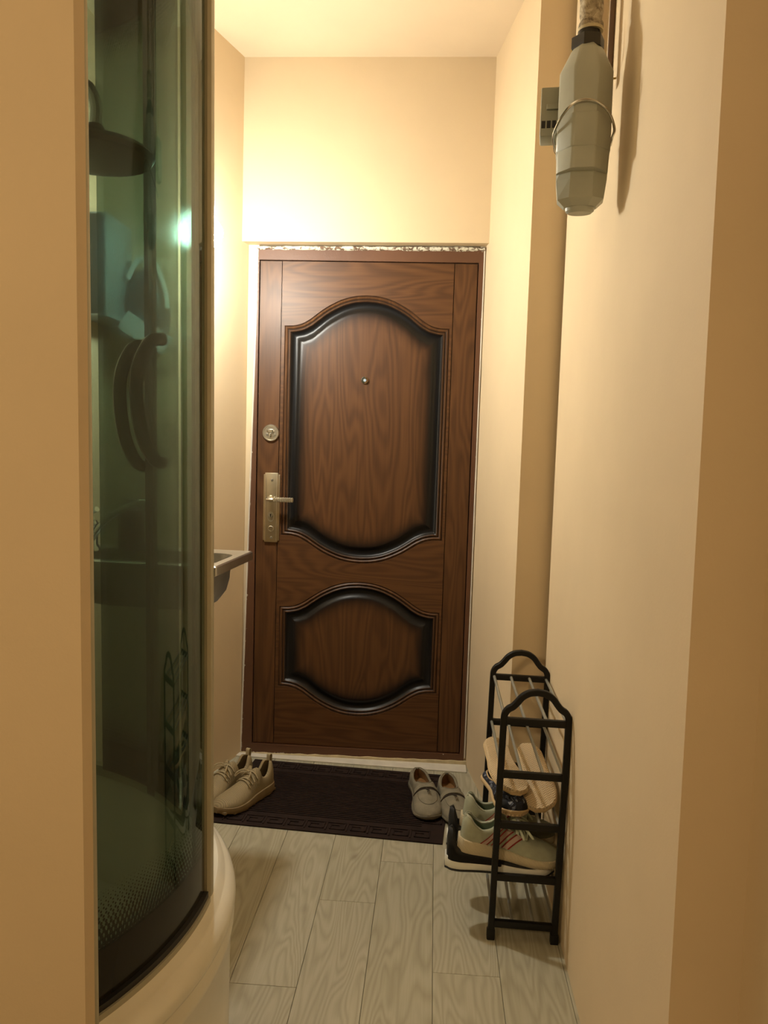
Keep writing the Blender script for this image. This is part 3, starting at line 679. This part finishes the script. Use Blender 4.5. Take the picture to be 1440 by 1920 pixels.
link('bag_body', bm, 'darkbag', bag)
bm = bmesh.new(); tube(bm, catmull([(-.06, -.03, .10), (-.02, -.04, .155), (.035, -.04, .15), (.07, -.03, .06), (.075, -.02, 0)], 6), .009, 8); link('strap', bm, 'whitec', bag)
bm = bmesh.new(); sweep(bm, catmull([(-.075, -.035, -.04), (-.02, -.048, -.075), (.04, -.046, -.105), (.08, -.03, -.13)], 6), rrect(.035, .003, .002), Vector((0, -1, 0.1))); link('towel', bm, 'whitec', bag)
# lamp on the wall corner
lamp = thing('wall_lamp', 'glowing bulb on a small bracket at the wall corner above the sink', 'lamp', LAMP_POS)
bm = bmesh.new(); lathe(bm, [(0, -.046)] + [(.046 * math.cos(rad(a)), .046 * math.sin(rad(a))) for a in range(-80, 61, 10)] + [(.020, .050), (.018, .058), (0, .058)], 32); link('bulb', bm, 'bulb', lamp)
bm = bmesh.new(); lathe(bm, [(0, .056), (.019, .056), (.021, .062), (.021, .095), (.015, .102), (0, .102)], 24); link('socket', bm, 'socket', lamp)
bm = bmesh.new(); tube(bm, catmull([(0, 0, .098), (-.006, .02, .116), (-.06, .13, .118), (-.155, .33, .118), (-.160, .345, .118)], 6), .005, 8); link('bracket', bm, 'socket', lamp)

# ------------------------------------------------------------------ pipe with grey housing, top right
HX, HY = .283, 1.71
hs = thing('pipe_housing', 'grey octagonal plastic housing with a wire clip, hanging on a pipe', 'housing', (HX, HY, 1.762), (0, 0, rad(-8))); hs.scale = (1.10, 1.10, 1.12)
def octa(rx, ry, c=.42):
    return [(rx, -ry * c), (rx, ry * c), (rx * c, ry), (-rx * c, ry), (-rx, ry * c), (-rx, -ry * c), (-rx * c, -ry), (rx * c, -ry)]
def loft(bm, rings, cap=True):
    RR_ = [[bm.verts.new(p) for p in r_] for r_ in rings]
    for A, B in zip(RR_, RR_[1:]):
        for j in range(len(A)): bm.faces.new((A[j], A[(j + 1) % len(A)], B[(j + 1) % len(A)], B[j]))
    if cap: bm.faces.new(RR_[0][::-1]); bm.faces.new(RR_[-1])
    return RR_
def oc(rx, ry, z, c=.42, dx=0, dy=0): return [(x + dx, y + dy, z) for x, y in octa(rx, ry, c)]
bm = bmesh.new(); loft(bm, [oc(.047, .050, .055), oc(.0485, .051, .15), oc(.0485, .051, .232), oc(.030, .034, .272), oc(.022, .026, .281), oc(.012, .014, .284)])
bmesh.ops.bevel(bm, geom=[e for e in bm.edges if abs(e.verts[0].co.z - e.verts[1].co.z) > .02], offset=.006, segments=3, profile=.5, affect='EDGES'); link('upper_shell', bm, 'hous', hs)
bm = bmesh.new(); loft(bm, [oc(.0475, .0505, .092), oc(.0495, .0525, .094), oc(.0495, .0525, .150), oc(.047, .050, .152)])
bmesh.ops.bevel(bm, geom=[e for e in bm.edges if abs(e.verts[0].co.z - e.verts[1].co.z) > .02], offset=.005, segments=3, profile=.5, affect='EDGES'); link('lower_shell', bm, 'hous', hs)
bm = bmesh.new(); loft(bm, [oc(.030, .020, .002, .5, 0, .018), oc(.043, .030, .014, .5, 0, .016), oc(.0465, .037, .045, .45, 0, .011), oc(.0485, .0515, .096)]); link('tapered_cup', bm, 'hous', hs, smooth=False)
bm = bmesh.new(); lathe(bm, [(0, -.008), (.022, -.008), (.027, -.004), (.028, .006), (0, .006)], 28, mtx=Matrix.Translation((0, .018, 0)) @ Matrix.Scale(.7, 4, (0, 1, 0))); link('bottom_plug', bm, 'hous', hs)
bm = bmesh.new(); tube(bm, catmull([(-.0535, .012, .118), (-.0545, -.020, .126), (-.040, -.046, .148), (-.018, -.0565, .166), (.012, -.0565, .167), (.040, -.046, .152), (.0545, -.020, .132), (.0535, .012, .126)], 6), .0025, 8); link('wire_clip', bm, 'wire', hs)
bm = bmesh.new(); tube(bm, [(-.0535, .012, .118), (-.052, .026, .112), (-.042, .050, .106)], .0022, 8); link('clip_arm', bm, 'wire', hs)
bm = bmesh.new(); tube(bm, [(.0535, .012, .126), (.052, .026, .118), (.042, .050, .110)], .0022, 8); link('clip_arm', bm, 'wire', hs)
bm = bmesh.new(); box(bm, -.082, -.045, .014, .064, .135, .225, .003); link('side_box', bm, 'housd', hs)
bm = bmesh.new(); box(bm, -.071, -.046, .008, .016, .182, .193, .002); link('side_box_lug', bm, 'housd', hs)
for k in range(3):
    bm = bmesh.new(); box(bm, -.079 + k * .010, -.072 + k * .010, .0125, .0145, .150, .163); link('slot', bm, 'dark', hs)
bm = bmesh.new(); prism(bm, [(.031 * math.cos(rad(60 * k + 15)), .031 * math.sin(rad(60 * k + 15))) for k in range(6)], .278, .300, .002); link('hex_nut', bm, 'nut', hs)
bm = bmesh.new(); lathe(bm, [(0, .298), (.0195, .298), (.0195, .318), (0, .318)], 24); link('thread', bm, 'nut', hs)
pp = thing('gas_pipe', 'cream painted vertical pipe with a dirty taped coupling above the grey housing', 'pipe', (HX + .004, HY, 1.762)); pp.scale = (1.08, 1.08, 1.12)
bm = bmesh.new(); tube(bm, [(.001, 0, .345), (.003, 0, .808)], .0165, 20); link('pipe_length', bm, 'pipe', pp)
bm = bmesh.new(); n_ = 14
lathe(bm, [(.020, .315), (.0235, .314), (.0225, .324), (.0205, .330), (.0215, .345), (.0212, .362), (.0220, .372), (.0180, .377), (0, .377)], 28)
for v in bm.verts: v.co.x += random.uniform(-.0009, .0009); v.co.y += random.uniform(-.0009, .0009)
link('coupling', bm, 'tape', pp)
bm = bmesh.new(); lathe(bm, [(.0185, .311), (.0235, .311), (.0240, .316), (.0200, .318)], 28); link('coupling_ring', bm, 'mortar', pp)
p2 = bmesh.new(); tube(p2, [(.326, 1.80, 2.03), (.330, 1.80, ZC)], .013, 16); tag(link('wall_pipe', p2, 'pipe'), 'thinner cream pipe running up the wall just behind the taped pipe', 'pipe')
bm = bmesh.new(); box(bm, .350, .3615, 1.842, 1.850, 2.02, ZC); tag(link('cable_duct', bm, 'brownc', smooth=False), 'narrow brown strip running up the right wall beside the pipes', 'cable')
bm = bmesh.new(); tube(bm, [(.362, 1.80, 2.06), (.30, 1.80, 2.055), (.268, 1.80, 2.06), (.265, 1.80, 2.07), (.265, 1.80, 2.122)], .002, 8); tag(link('yellow_wire', bm, 'yellow'), 'short yellow wire sticking up behind the grey housing', 'wire')

# ------------------------------------------------------------------ shoe rack
RX, RY0, RY1, RW = .184, 1.93, 2.31, .161
rack = thing('shoe_rack', 'narrow black plastic shoe rack with five tiers of grey rods against the right wall', 'shoe rack', (RX, RY0, 0.002), (0, rad(1.0), 0))
base_pts = [(0, 0), (0, .25), (0, .572)]
archp = [(0, .572), (.0015, .590), (.009, .603), (.021, .611), (.031, .622), (.043, .637), (.060, .6475), (.0805, .651)]
archf = [(p.x, p.y) for p in catmull([(a, b, 0) for a, b in archp], 5)]
fp = [(0, 0), (0, .3)] + archf + [(RW - a, b) for a, b in archf[::-1][1:]] + [(RW, .3), (RW, 0)]
TIERS = [.574, .436, .304, .166, .042]
for yy in (0, RY1 - RY0):
    bm = bmesh.new(); sweep(bm, [(a, yy, b) for a, b in fp], rrect(.0080, .0075, .002), Vector((0, 1, 0))); link('end_frame', bm, 'rack', rack)
    for z in TIERS:
        bm = bmesh.new(); box(bm, .006, RW - .006, yy - .007, yy + .007, z - .009, z + .009, .002); link('crossbar', bm, 'rack', rack)
    for x in (0, RW):
        bm = bmesh.new(); box(bm, x - .0105, x + .0105, yy - .0095, yy + .0095, -.001, .026, .003); link('foot', bm, 'rack', rack)
for z in TIERS:
    for k in range(4):
        bm = bmesh.new(); x = k * RW / 3; zz = z + (.002 if z != TIERS[3] else -.0185)
        x = min(max(x, .004), RW - .004)
        tube(bm, [(x, .006, zz), (x, RY1 - RY0 - .006, zz)], .0042, 10); link('rod', bm, 'rod', rack)

# ------------------------------------------------------------------ shoes
class Shoe:
    """heel at x=0, toe at x=L; side -1 left / +1 right curves the sole"""
    def __init__(s, L, W, side, h, open_, sole, plan=None, gf=.62, spring=.010, steep=.55):
        s.L, s.W, s.side = L, W, side; s.hf = smooth_itp(h); s.op = open_; s.gf = gf; s.spring = spring; s.steep = steep
        s.soleh = smooth_itp(sole)
        s.pf = smooth_itp(plan or [(0, .22), (.02, .42), (.06, .58), (.14, .68), (.30, .70), (.45, .74), (.62, .94), (.74, 1.0), (.86, .90), (.94, .66), (.98, .40), (1, .16)])
    def w(s, u): return s.pf(u) * s.W / 2
    def c(s, u): return s.side * s.W * .10 * math.sin(PI * u) * (1 if u < .5 else 1) - s.side * s.W * .05 * u
    def lift(s, u): return s.spring * max(0, (u - .70) / .30) ** 2
    def zs(s, u): return s.soleh(u) + s.lift(u)
    def g(s, u):
        a, b = s.op
        if u <= a or u >= b: return 0.0
        t = (u - a) / (b - a); return s.gf * s.w(u) * min(1, (math.sin(PI * t) ** .45))
    def P(s, u, t, sd, off=0.0):
        """t 0 at the sole .. 1 at rim"""
        w_, g_, z0 = s.w(u), s.g(u), s.zs(u) - .004; h_ = s.hf(u) + s.lift(u) * .7
        a = t * PI / 2; k = s.steep if g_ > 0 else min(1, s.steep + .35 * min(1, max(0, (u - s.op[1]) / .12)))
        bulge = 1 + .05 * math.sin(PI * min(1, t * 1.3))
        y = g_ + (w_ - g_) * (math.cos(a) ** k if math.cos(a) > 1e-9 else 0) * bulge
        z = z0 + (h_ - z0) * max(0.0, math.sin(a)) ** .95
        return Vector((u * s.L, s.c(u) + sd * (y + off * math.cos(a)), z + off * math.sin(a)))
    def us(s, n): return [0.5 * (1 - math.cos(PI * i / n)) * .35 + .65 * i / n for i in range(n + 1)]
    def upper(s, n=44, m=9, skip=None):
        bm = bmesh.new(); rows = []
        for u in s.us(n):
            L_ = [s.P(u, j / m, 1) for j in range(m + 1)]; R_ = [s.P(u, j / m, -1) for j in range(m + 1)]
            th = .0035
            zi = s.zs(u) + .002
            g_ = s.g(u); wi = max(s.w(u) - .006, .001)
            def inner(sd):
                rim = s.P(u, 1, sd); yy = s.c(u) + sd * max(g_ - th, 0); 
                return [Vector((u * s.L, yy, rim.z - .0015)), Vector((u * s.L, s.c(u) + sd * max(min(wi, g_ + .4 * (s.w(u) - g_)) - th, 0), zi + (rim.z - zi) * .45)), Vector((u * s.L, s.c(u) + sd * wi * .92, zi))]
            ring = L_ + inner(1) + inner(-1)[::-1] + R_[::-1]
            rows.append([bm.verts.new(p) for p in ring])
        k = len(rows[0])
        for A, B in zip(rows, rows[1:]):
            for j in range(k): bm.faces.new((A[j], A[(j + 1) % k], B[(j + 1) % k], B[j]))
        bm.faces.new(rows[0]); bm.faces.new(rows[-1][::-1])
        return bm
    def lining(s, n=30):
        """inside faces of the opening"""
        bm = bmesh.new(); a, b = s.op; rows = []
        for i in range(n + 1):
            u = max(a - .02, .012) + (b + .10 - max(a - .02, .012)) * i / n; row = []
            g_ = s.g(u); wi = max(s.w(u) - .007, .001); zi = s.zs(u) + .0035; rz = s.hf(u) + s.lift(u) * .7
            for sd in (1, -1):
                q = [(max(g_ - .0045, 0), rz - .004), (max(min(wi, g_ + .4 * (s.w(u) - g_)) - .0055, 0), zi + (rz - zi) * .45), (wi * .85, zi + .001)]
                q = [Vector((u * s.L, s.c(u) + sd * y, z)) for y, z in q]; row += q if sd == 1 else q[::-1]
            rows.append([bm.verts.new(p) for p in row])
        for A, B in zip(rows, rows[1:]):
            for j in range(5): bm.faces.new((A[j], A[j + 1], B[j + 1], B[j]))
        bm.faces.new(rows[0])
        return bm
    def sole(s, n=44, flare=.0025, z0=0.0, zt=None, wave=0.0):
        bm = bmesh.new(); rows = []
        for u in s.us(n):
            w_ = s.w(u) + flare; c_ = s.c(u); lo = s.lift(u) * (1 if True else 0); hi = (zt(u) + s.lift(u)) if zt else s.zs(u)
            lo += z0; wv = wave * math.sin(u * 40)
            pr = [(w_ * .90, lo), (w_ * 1.0, lo + (hi - lo) * .25), (w_ * 1.03 + wv, lo + (hi - lo) * .6), (w_ * .995, hi), (w_ * .93, hi + .0012)]
            x = u * s.L + (-flare if u < .01 else flare if u > .99 else 0)
            ring = [Vector((x, c_ + y, z)) for y, z in pr] + [Vector((x, c_ - y, z)) for y, z in pr[::-1]]
            rows.append([bm.verts.new(p) for p in ring])
        k = 10
        for A, B in zip(rows, rows[1:]):
            for j in range(k): bm.faces.new((A[j], A[(j + 1) % k], B[(j + 1) % k], B[j]))
        bm.faces.new(rows[0]); bm.faces.new(rows[-1][::-1]); return bm
    def patch(s, u0, u1, t0, t1, sd, off=.0012, slant=0.0, n=10, m=8, th=.0012):
        bm = bmesh.new(); G = []
        for i in range(n + 1):
            row = []
            for j in range(m + 1):
                t = t0 + (t1 - t0) * j / m; u = u0 + (u1 - u0) * i / n + slant * (j / m - .5); row.append(bm.verts.new(s.P(u, t, sd, off)))
            G.append(row)
        for i in range(n):
            for j in range(m): bm.faces.new((G[i][j], G[i + 1][j], G[i + 1][j + 1], G[i][j + 1]))
        bmesh.ops.solidify(bm, geom=list(bm.faces), thickness=th)
        return bm
    def over(s, u, t0=.55, off=.003, n=12, du=0.0):
        """a line over the instep from one side to the other at station u"""
        pts = []
        for i in range(n + 1):
            q = -1 + 2 * i / n; t = 1 - abs(q) * (1 - t0); pts.append(s.P(u + du * q, t, 1 if q >= 0 else -1, off))
        return pts
def place(root, loc, heading, pitch_=0.0, roll_=0.0):
    root.location = loc; root.rotation_euler = (Matrix.Rotation(heading, 3, 'Z') @ Matrix.Rotation(-pitch_, 3, 'Y') @ Matrix.Rotation(roll_, 3, 'X')).to_euler()

def tan_sneaker(side, label):
    s = Shoe(.272, .096, side, [(0, .082), (.03, .105), (.07, .107), (.14, .080), (.22, .068), (.29, .077), (.355, .112), (.40, .104), (.50, .085), (.62, .070), (.76, .058), (.90, .044), (.97, .030), (1, .020)], (.03, .385),
             [(0, .034), (.3, .032), (.6, .026), (1, .018)], spring=.012, gf=.66)
    r_ = thing('knit_sneaker', label, 'sneaker', group='tan knit sneakers by the left wall')
    link('upper', s.upper(56), 'tan', r_); link('lining', s.lining(), 'tani', r_)
    link('sole', s.sole(56, .004, wave=.0012), 'tans', r_)
    bm = bmesh.new()
    for u in (.05, .2, .36, .52, .68, .82, .93):
        w_ = s.w(u) + .002; box(bm, u * s.L - .012, u * s.L + .012, s.c(u) - w_, s.c(u) + w_, s.lift(u) - .003, s.lift(u) + .006, .002)
    bmesh.ops.translate(bm, verts=list(bm.verts), vec=(0, 0, .003)); link('tread', bm, 'tans', r_)
    for k, u in enumerate((.425, .455, .515, .545)):
        bm = bmesh.new(); tube(bm, s.over(u, .50, .003, 14, .012 * (1 if k % 2 else -1)), .0026, 6); link('lace', bm, 'tanl', r_)
    for sd in (-1, 1):
        bm = bmesh.new(); p = s.P(.44, 1, 1, .004)
        tube(bm, catmull([p, p + Vector((.010, sd * .016, .010)), p + Vector((.030, sd * .028, .004)), p + Vector((.040, sd * .030, -.008)), p + Vector((.020, sd * .022, .001)), p], 5), .002, 6); link('lace_bow', bm, 'tanl', r_)
    bm = bmesh.new(); sweep(bm, catmull([(.008, s.c(.03), .082), (.001, s.c(.03), .104), (.000, s.c(.03), .124), (.010, s.c(.03), .127), (.013, s.c(.03), .106)], 5), rrect(.0075, .0010, .0005), Vector((1, 0, 0.2))); link('pull_tab', bm, 'tanl', r_)
    for sd in (-1, 1):
        bm = bmesh.new()
        for k in range(7):
            u = .40 + k * .022; tube(bm, [s.P(u + .02 * t, t, sd, .0008) for t in (.25, .38, .5, .62)], .0011, 5)
        link('side_ribs', bm, 'tan', r_)
    return r_
a = tan_sneaker(1, 'tan knit sneaker in front, its sole resting on the dark mat'); place(a, (-.522, 2.722, .0075), math.atan2(2.555 - 2.722, -.715 + .522), 0)
a.location = (-.556, 2.715, .0085); a.rotation_euler.z = math.atan2(-.232, -.126)
b = tan_sneaker(-1, 'tan knit sneaker with untied bow, farther back against the left wall'); place(b, (-.640, 2.752, .0085), math.atan2(-.24, -.122), 0)

def loafer(side, label):
    s = Shoe(.298, .104, side, [(0, .050), (.03, .062), (.10, .058), (.22, .046), (.34, .048), (.42, .060), (.50, .062), (.62, .054), (.76, .046), (.90, .036), (.97, .026), (1, .016)], (.02, .47),
             [(0, .018), (.25, .016), (.4, .010), (1, .010)], gf=.80, spring=.006, steep=.5,
             plan=[(0, .22), (.02, .44), (.06, .60), (.14, .70), (.30, .70), (.45, .76), (.62, .95), (.74, 1.0), (.86, .93), (.94, .74), (.98, .48), (1, .2)])
    r_ = thing('loafer', label, 'loafer', group='grey suede loafers on the mat')
    link('upper', s.upper(52), 'suede', r_); link('lining', s.lining(), 'cog', r_); link('sole', s.sole(44, .003), 'suedes', r_)
    bm = bmesh.new(); tube(bm, s.over(.585, .30, .0016, 20), .0019, 6); link('cord', bm, 'cord', r_)
    bm = bmesh.new(); sweep(bm, s.over(.535, .42, .0012, 16), rrect(.012, .0010, .0006), Vector((0, 0, 1))); link('strap', bm, 'suede', r_)
    bm = bmesh.new(); rim = [s.P(u, .985, sd, .0005) for sd, us_ in ((1, [.03 + .44 * i / 20 for i in range(21)]), (-1, [.47 - .44 * i / 20 for i in range(21)])) for u in us_]; tube(bm, rim, .0017, 6, closed=True); link('rim_piping', bm, 'suede', r_)
    seam = []
    for i in range(25):
        q = -1 + 2 * i / 24; u = .60 + .27 * math.sqrt(max(0, 1 - q * q)); seam.append(s.P(u, 1 - .42 * abs(q), 1 if q >= 0 else -1, .0006))
    bm = bmesh.new(); tube(bm, seam, .0012, 5); link('apron_seam', bm, 'suedes', r_)
    p = s.P(.595, 1, 1, .003)
    bm = bmesh.new(); tube(bm, catmull([p + Vector((0, -.004, 0)), p + Vector((.012, .004, .001)), p + Vector((.022, .002, 0))], 4), .0022, 6); link('tassel_cord', bm, 'cord', r_)
    bm = bmesh.new(); lathe(bm, [(.0025, -.0018), (.0055, -.0018), (.0055, .0018), (.0025, .0018), (.0025, -.0018)], 16, mtx=Matrix.Translation(p + Vector((.026, .001, .001)))); link('ring', bm, 'nickel', r_)
    return r_
a = loafer(1, 'grey suede loafer standing fully on the right end of the mat'); place(a, (-.028, 2.822, .0085), math.atan2(-.295, .056), 0)
b = loafer(-1, 'grey suede loafer nearer the shoe rack, half off the mat edge'); place(b, (.082, 2.790, .0085), math.atan2(-.295, .052), 0)

def sage_sneaker(side, label):
    s = Shoe(.262, .092, side, [(0, .078), (.02, .094), (.06, .092), (.12, .076), (.20, .066), (.28, .072), (.34, .086), (.42, .087), (.52, .079), (.64, .066), (.78, .054), (.90, .045), (.97, .034), (1, .024)], (.02, .40),
             [(0, .034), (.25, .031), (.6, .024), (1, .020)], gf=.68, spring=.010)
    r_ = thing('suede_sneaker', label, 'sneaker', group='sage suede sneakers on the rack')
    link('upper', s.upper(56), 'mint', r_); link('lining', s.lining(), 'mintl', r_); link('sole', s.sole(56, .005), 'mints', r_)
    for sd in (-1, 1):
        link('heel_trim', s.patch(.005, .20, .80, .99, sd, .0014, slant=-.03), 'mintc', r_)
        for k in range(3):
            u = .275 + k * .105
            st = link('stripe', s.patch(u, u + .046, .08, .66, sd, .0010, slant=.14), 'pink', r_)
            link('stripe_edge', s.patch(u - .014, u - .001, .08, .66, sd, .0016, slant=.14, n=3), 'red', st)
            link('stripe_edge', s.patch(u + .047, u + .060, .08, .66, sd, .0016, slant=.14, n=3), 'red', st)
        bm = s.patch(.40, .67, .74, .93, sd, .0016); link('eyestay', bm, 'mint', r_)
    for k in range(6):
        u = .43 + .044 * k; bm = bmesh.new(); tube(bm, s.over(u, .62, .0055, 14, .018 * (1 if k % 2 else -1)), .0031, 6); link('lace', bm, 'lace', r_)
    p = s.P(.47, 1, 1, .008)
    for sd in (-1, 1):
        for (lx, ly, lz) in ((.030, .046, -.022), (.052, .036, -.020)):
            bm = bmesh.new(); tube(bm, catmull([p, p + Vector((lx * .3, sd * ly * .5, .012)), p + Vector((lx * .9, sd * ly, lz * .4)), p + Vector((lx * 1.1, sd * ly * 1.02, lz)), p + Vector((lx * .6, sd * ly * .6, lz * .1)), p], 5), .0024, 6); link('lace_bow', bm, 'lace', r_)
    link('toe_overlay', s.patch(.70, .955, .02, .42, side, .0008), 'mint', r_)
    bm = bmesh.new()
    t_ = [(s.P(.36 + .02 * i, 1, 1, 0) + Vector((-.006, 0, .012 - .002 * i))) for i in range(6)]
    sweep(bm, t_, rrect(.017, .0028, .002), Vector((0, 0, 1))); link('tongue', bm, 'mint', r_)
    return r_
def black_sneaker(side, label):
    s = Shoe(.275, .098, side, [(0, .075), (.012, .100), (.045, .102), (.075, .080), (.10, .058), (.2, .053), (.34, .046), (.5, .042), (.62, .038), (.78, .034), (.90, .031), (.97, .027), (1, .022)], (.03, .45),
             [(0, .030), (.3, .026), (.6, .022), (1, .020)], gf=.66, spring=.006)
    r_ = thing('black_sneaker', label, 'sneaker', group='black sneakers under the sage ones')
    link('upper', s.upper(56), 'black', r_); link('lining', s.lining(), 'black', r_); link('sole', s.sole(56, .004), 'white', r_)
    bm = s.sole(44, .0046, z0=-.0028, zt=lambda u: .002); link('outsole', bm, 'black', r_)
    for sd in (-1, 1):
        bm = bmesh.new(); G = []
        for i in range(41):
            u = .012 + .50 * i / 40; lo = -.26 + .16 * abs(math.sin(u * 17 + 1.1)) + max(0, u - .40) * 2.2
            G.append([bm.verts.new(s.P(u, lo + (.30 - lo) * j / 6, sd, .0050)) for j in range(7)])
        for A, B in zip(G, G[1:]):
            for j in range(6): bm.faces.new((A[j], B[j], B[j + 1], A[j + 1]))
        bmesh.ops.solidify(bm, geom=list(bm.faces), thickness=.002); link('side_wave', bm, 'black', r_)
    return r_
ZR = .1560
a = black_sneaker(1, 'black sneaker with white sole crushed under the front sage sneaker'); place(a, (.066, 1.993, ZR + .003), 0, 0)
b = black_sneaker(-1, 'black sneaker with white sole behind, under the rear sage sneaker'); place(b, (.072, 2.112, ZR + .003), 0, 0)
a = sage_sneaker(1, 'sage green suede sneaker with red edged pink stripes, front one on the rack'); place(a, (.096, 1.990, .209), rad(0), rad(-7.5))
b = sage_sneaker(-1, 'sage green suede sneaker of the rear, mostly hidden behind its twin'); place(b, (.106, 2.108, .211), rad(0), rad(-7.5))

def slipper(side, label, k=1.0):
    s = Shoe(.235, .086, side, [(0, .016), (.02, .026), (.10, .030 * k), (.25, .027 * k), (.40, .032 * k), (.47, .042 * k), (.6, .046 * k), (.76, .045 * k), (.90, .042 * k), (.97, .034 * k), (1, .022)], (.02, .50),
             [(0, .013), (1, .012)], gf=.82, spring=.003,
             plan=[(0, .25), (.02, .48), (.06, .64), (.14, .74), (.30, .76), (.45, .80), (.62, .95), (.74, 1.0), (.86, .95), (.94, .78), (.98, .52), (1, .22)])
    r_ = thing('slipper', label, 'slipper', group='navy floral slippers on the rack')
    link('upper', s.upper(40), 'floral', r_); link('lining', s.lining(), 'blackin', r_); link('sole', s.sole(40, .003), 'straw', r_)
    bm = bmesh.new(); rim = [s.P(u, .985, sd, .0008) for sd, us_ in ((1, [.03 + .465 * i / 20 for i in range(21)]), (-1, [.495 - .465 * i / 20 for i in range(21)])) for u in us_]; tube(bm, rim, .0022, 6, closed=True); link('binding', bm, 'bind', r_)
    bm = s.sole(40, .0045, z0=.006, zt=lambda u: .0135); link('foxing', bm, 'bind', r_)
    for sd in (-1, 1): link('toe_band', s.patch(.66, .985, .05, .55, sd, .0010), 'blackin', r_)
    return r_
def upside(root, toe, dirv, tilt_roll=0.0):
    """turned over: sole up, toe at `toe`, toe direction dirv (unit-ish)"""
    d = Vector(dirv).normalized(); up = Vector((0, 0, 1)); up = (up - up.dot(d) * d).normalized(); zl = -up; yl = zl.cross(d)
    m = Matrix((d, yl, zl)).transposed()
    m = m @ Matrix.Rotation(tilt_roll, 3, 'X')
    root.rotation_euler = m.to_euler(); root.location = Vector(toe) - d * .235
c = slipper(1, 'navy floral slipper standing on its sole, under the upturned one at left on the rack'); place(c, (.185, 2.190, .311), math.atan2(-.225, .055), 0, rad(-6))
a = slipper(1, 'navy floral slipper turned sole up, stacked at left on top of another', .62); upside(a, (.236, 1.975, .382), (.16, -1, -.20), rad(-10))
b = slipper(-1, 'navy floral slipper turned sole up, by the wall on the rack', .55); upside(b, (.306, 1.978, .337), (.08, -1, -.36), rad(3))
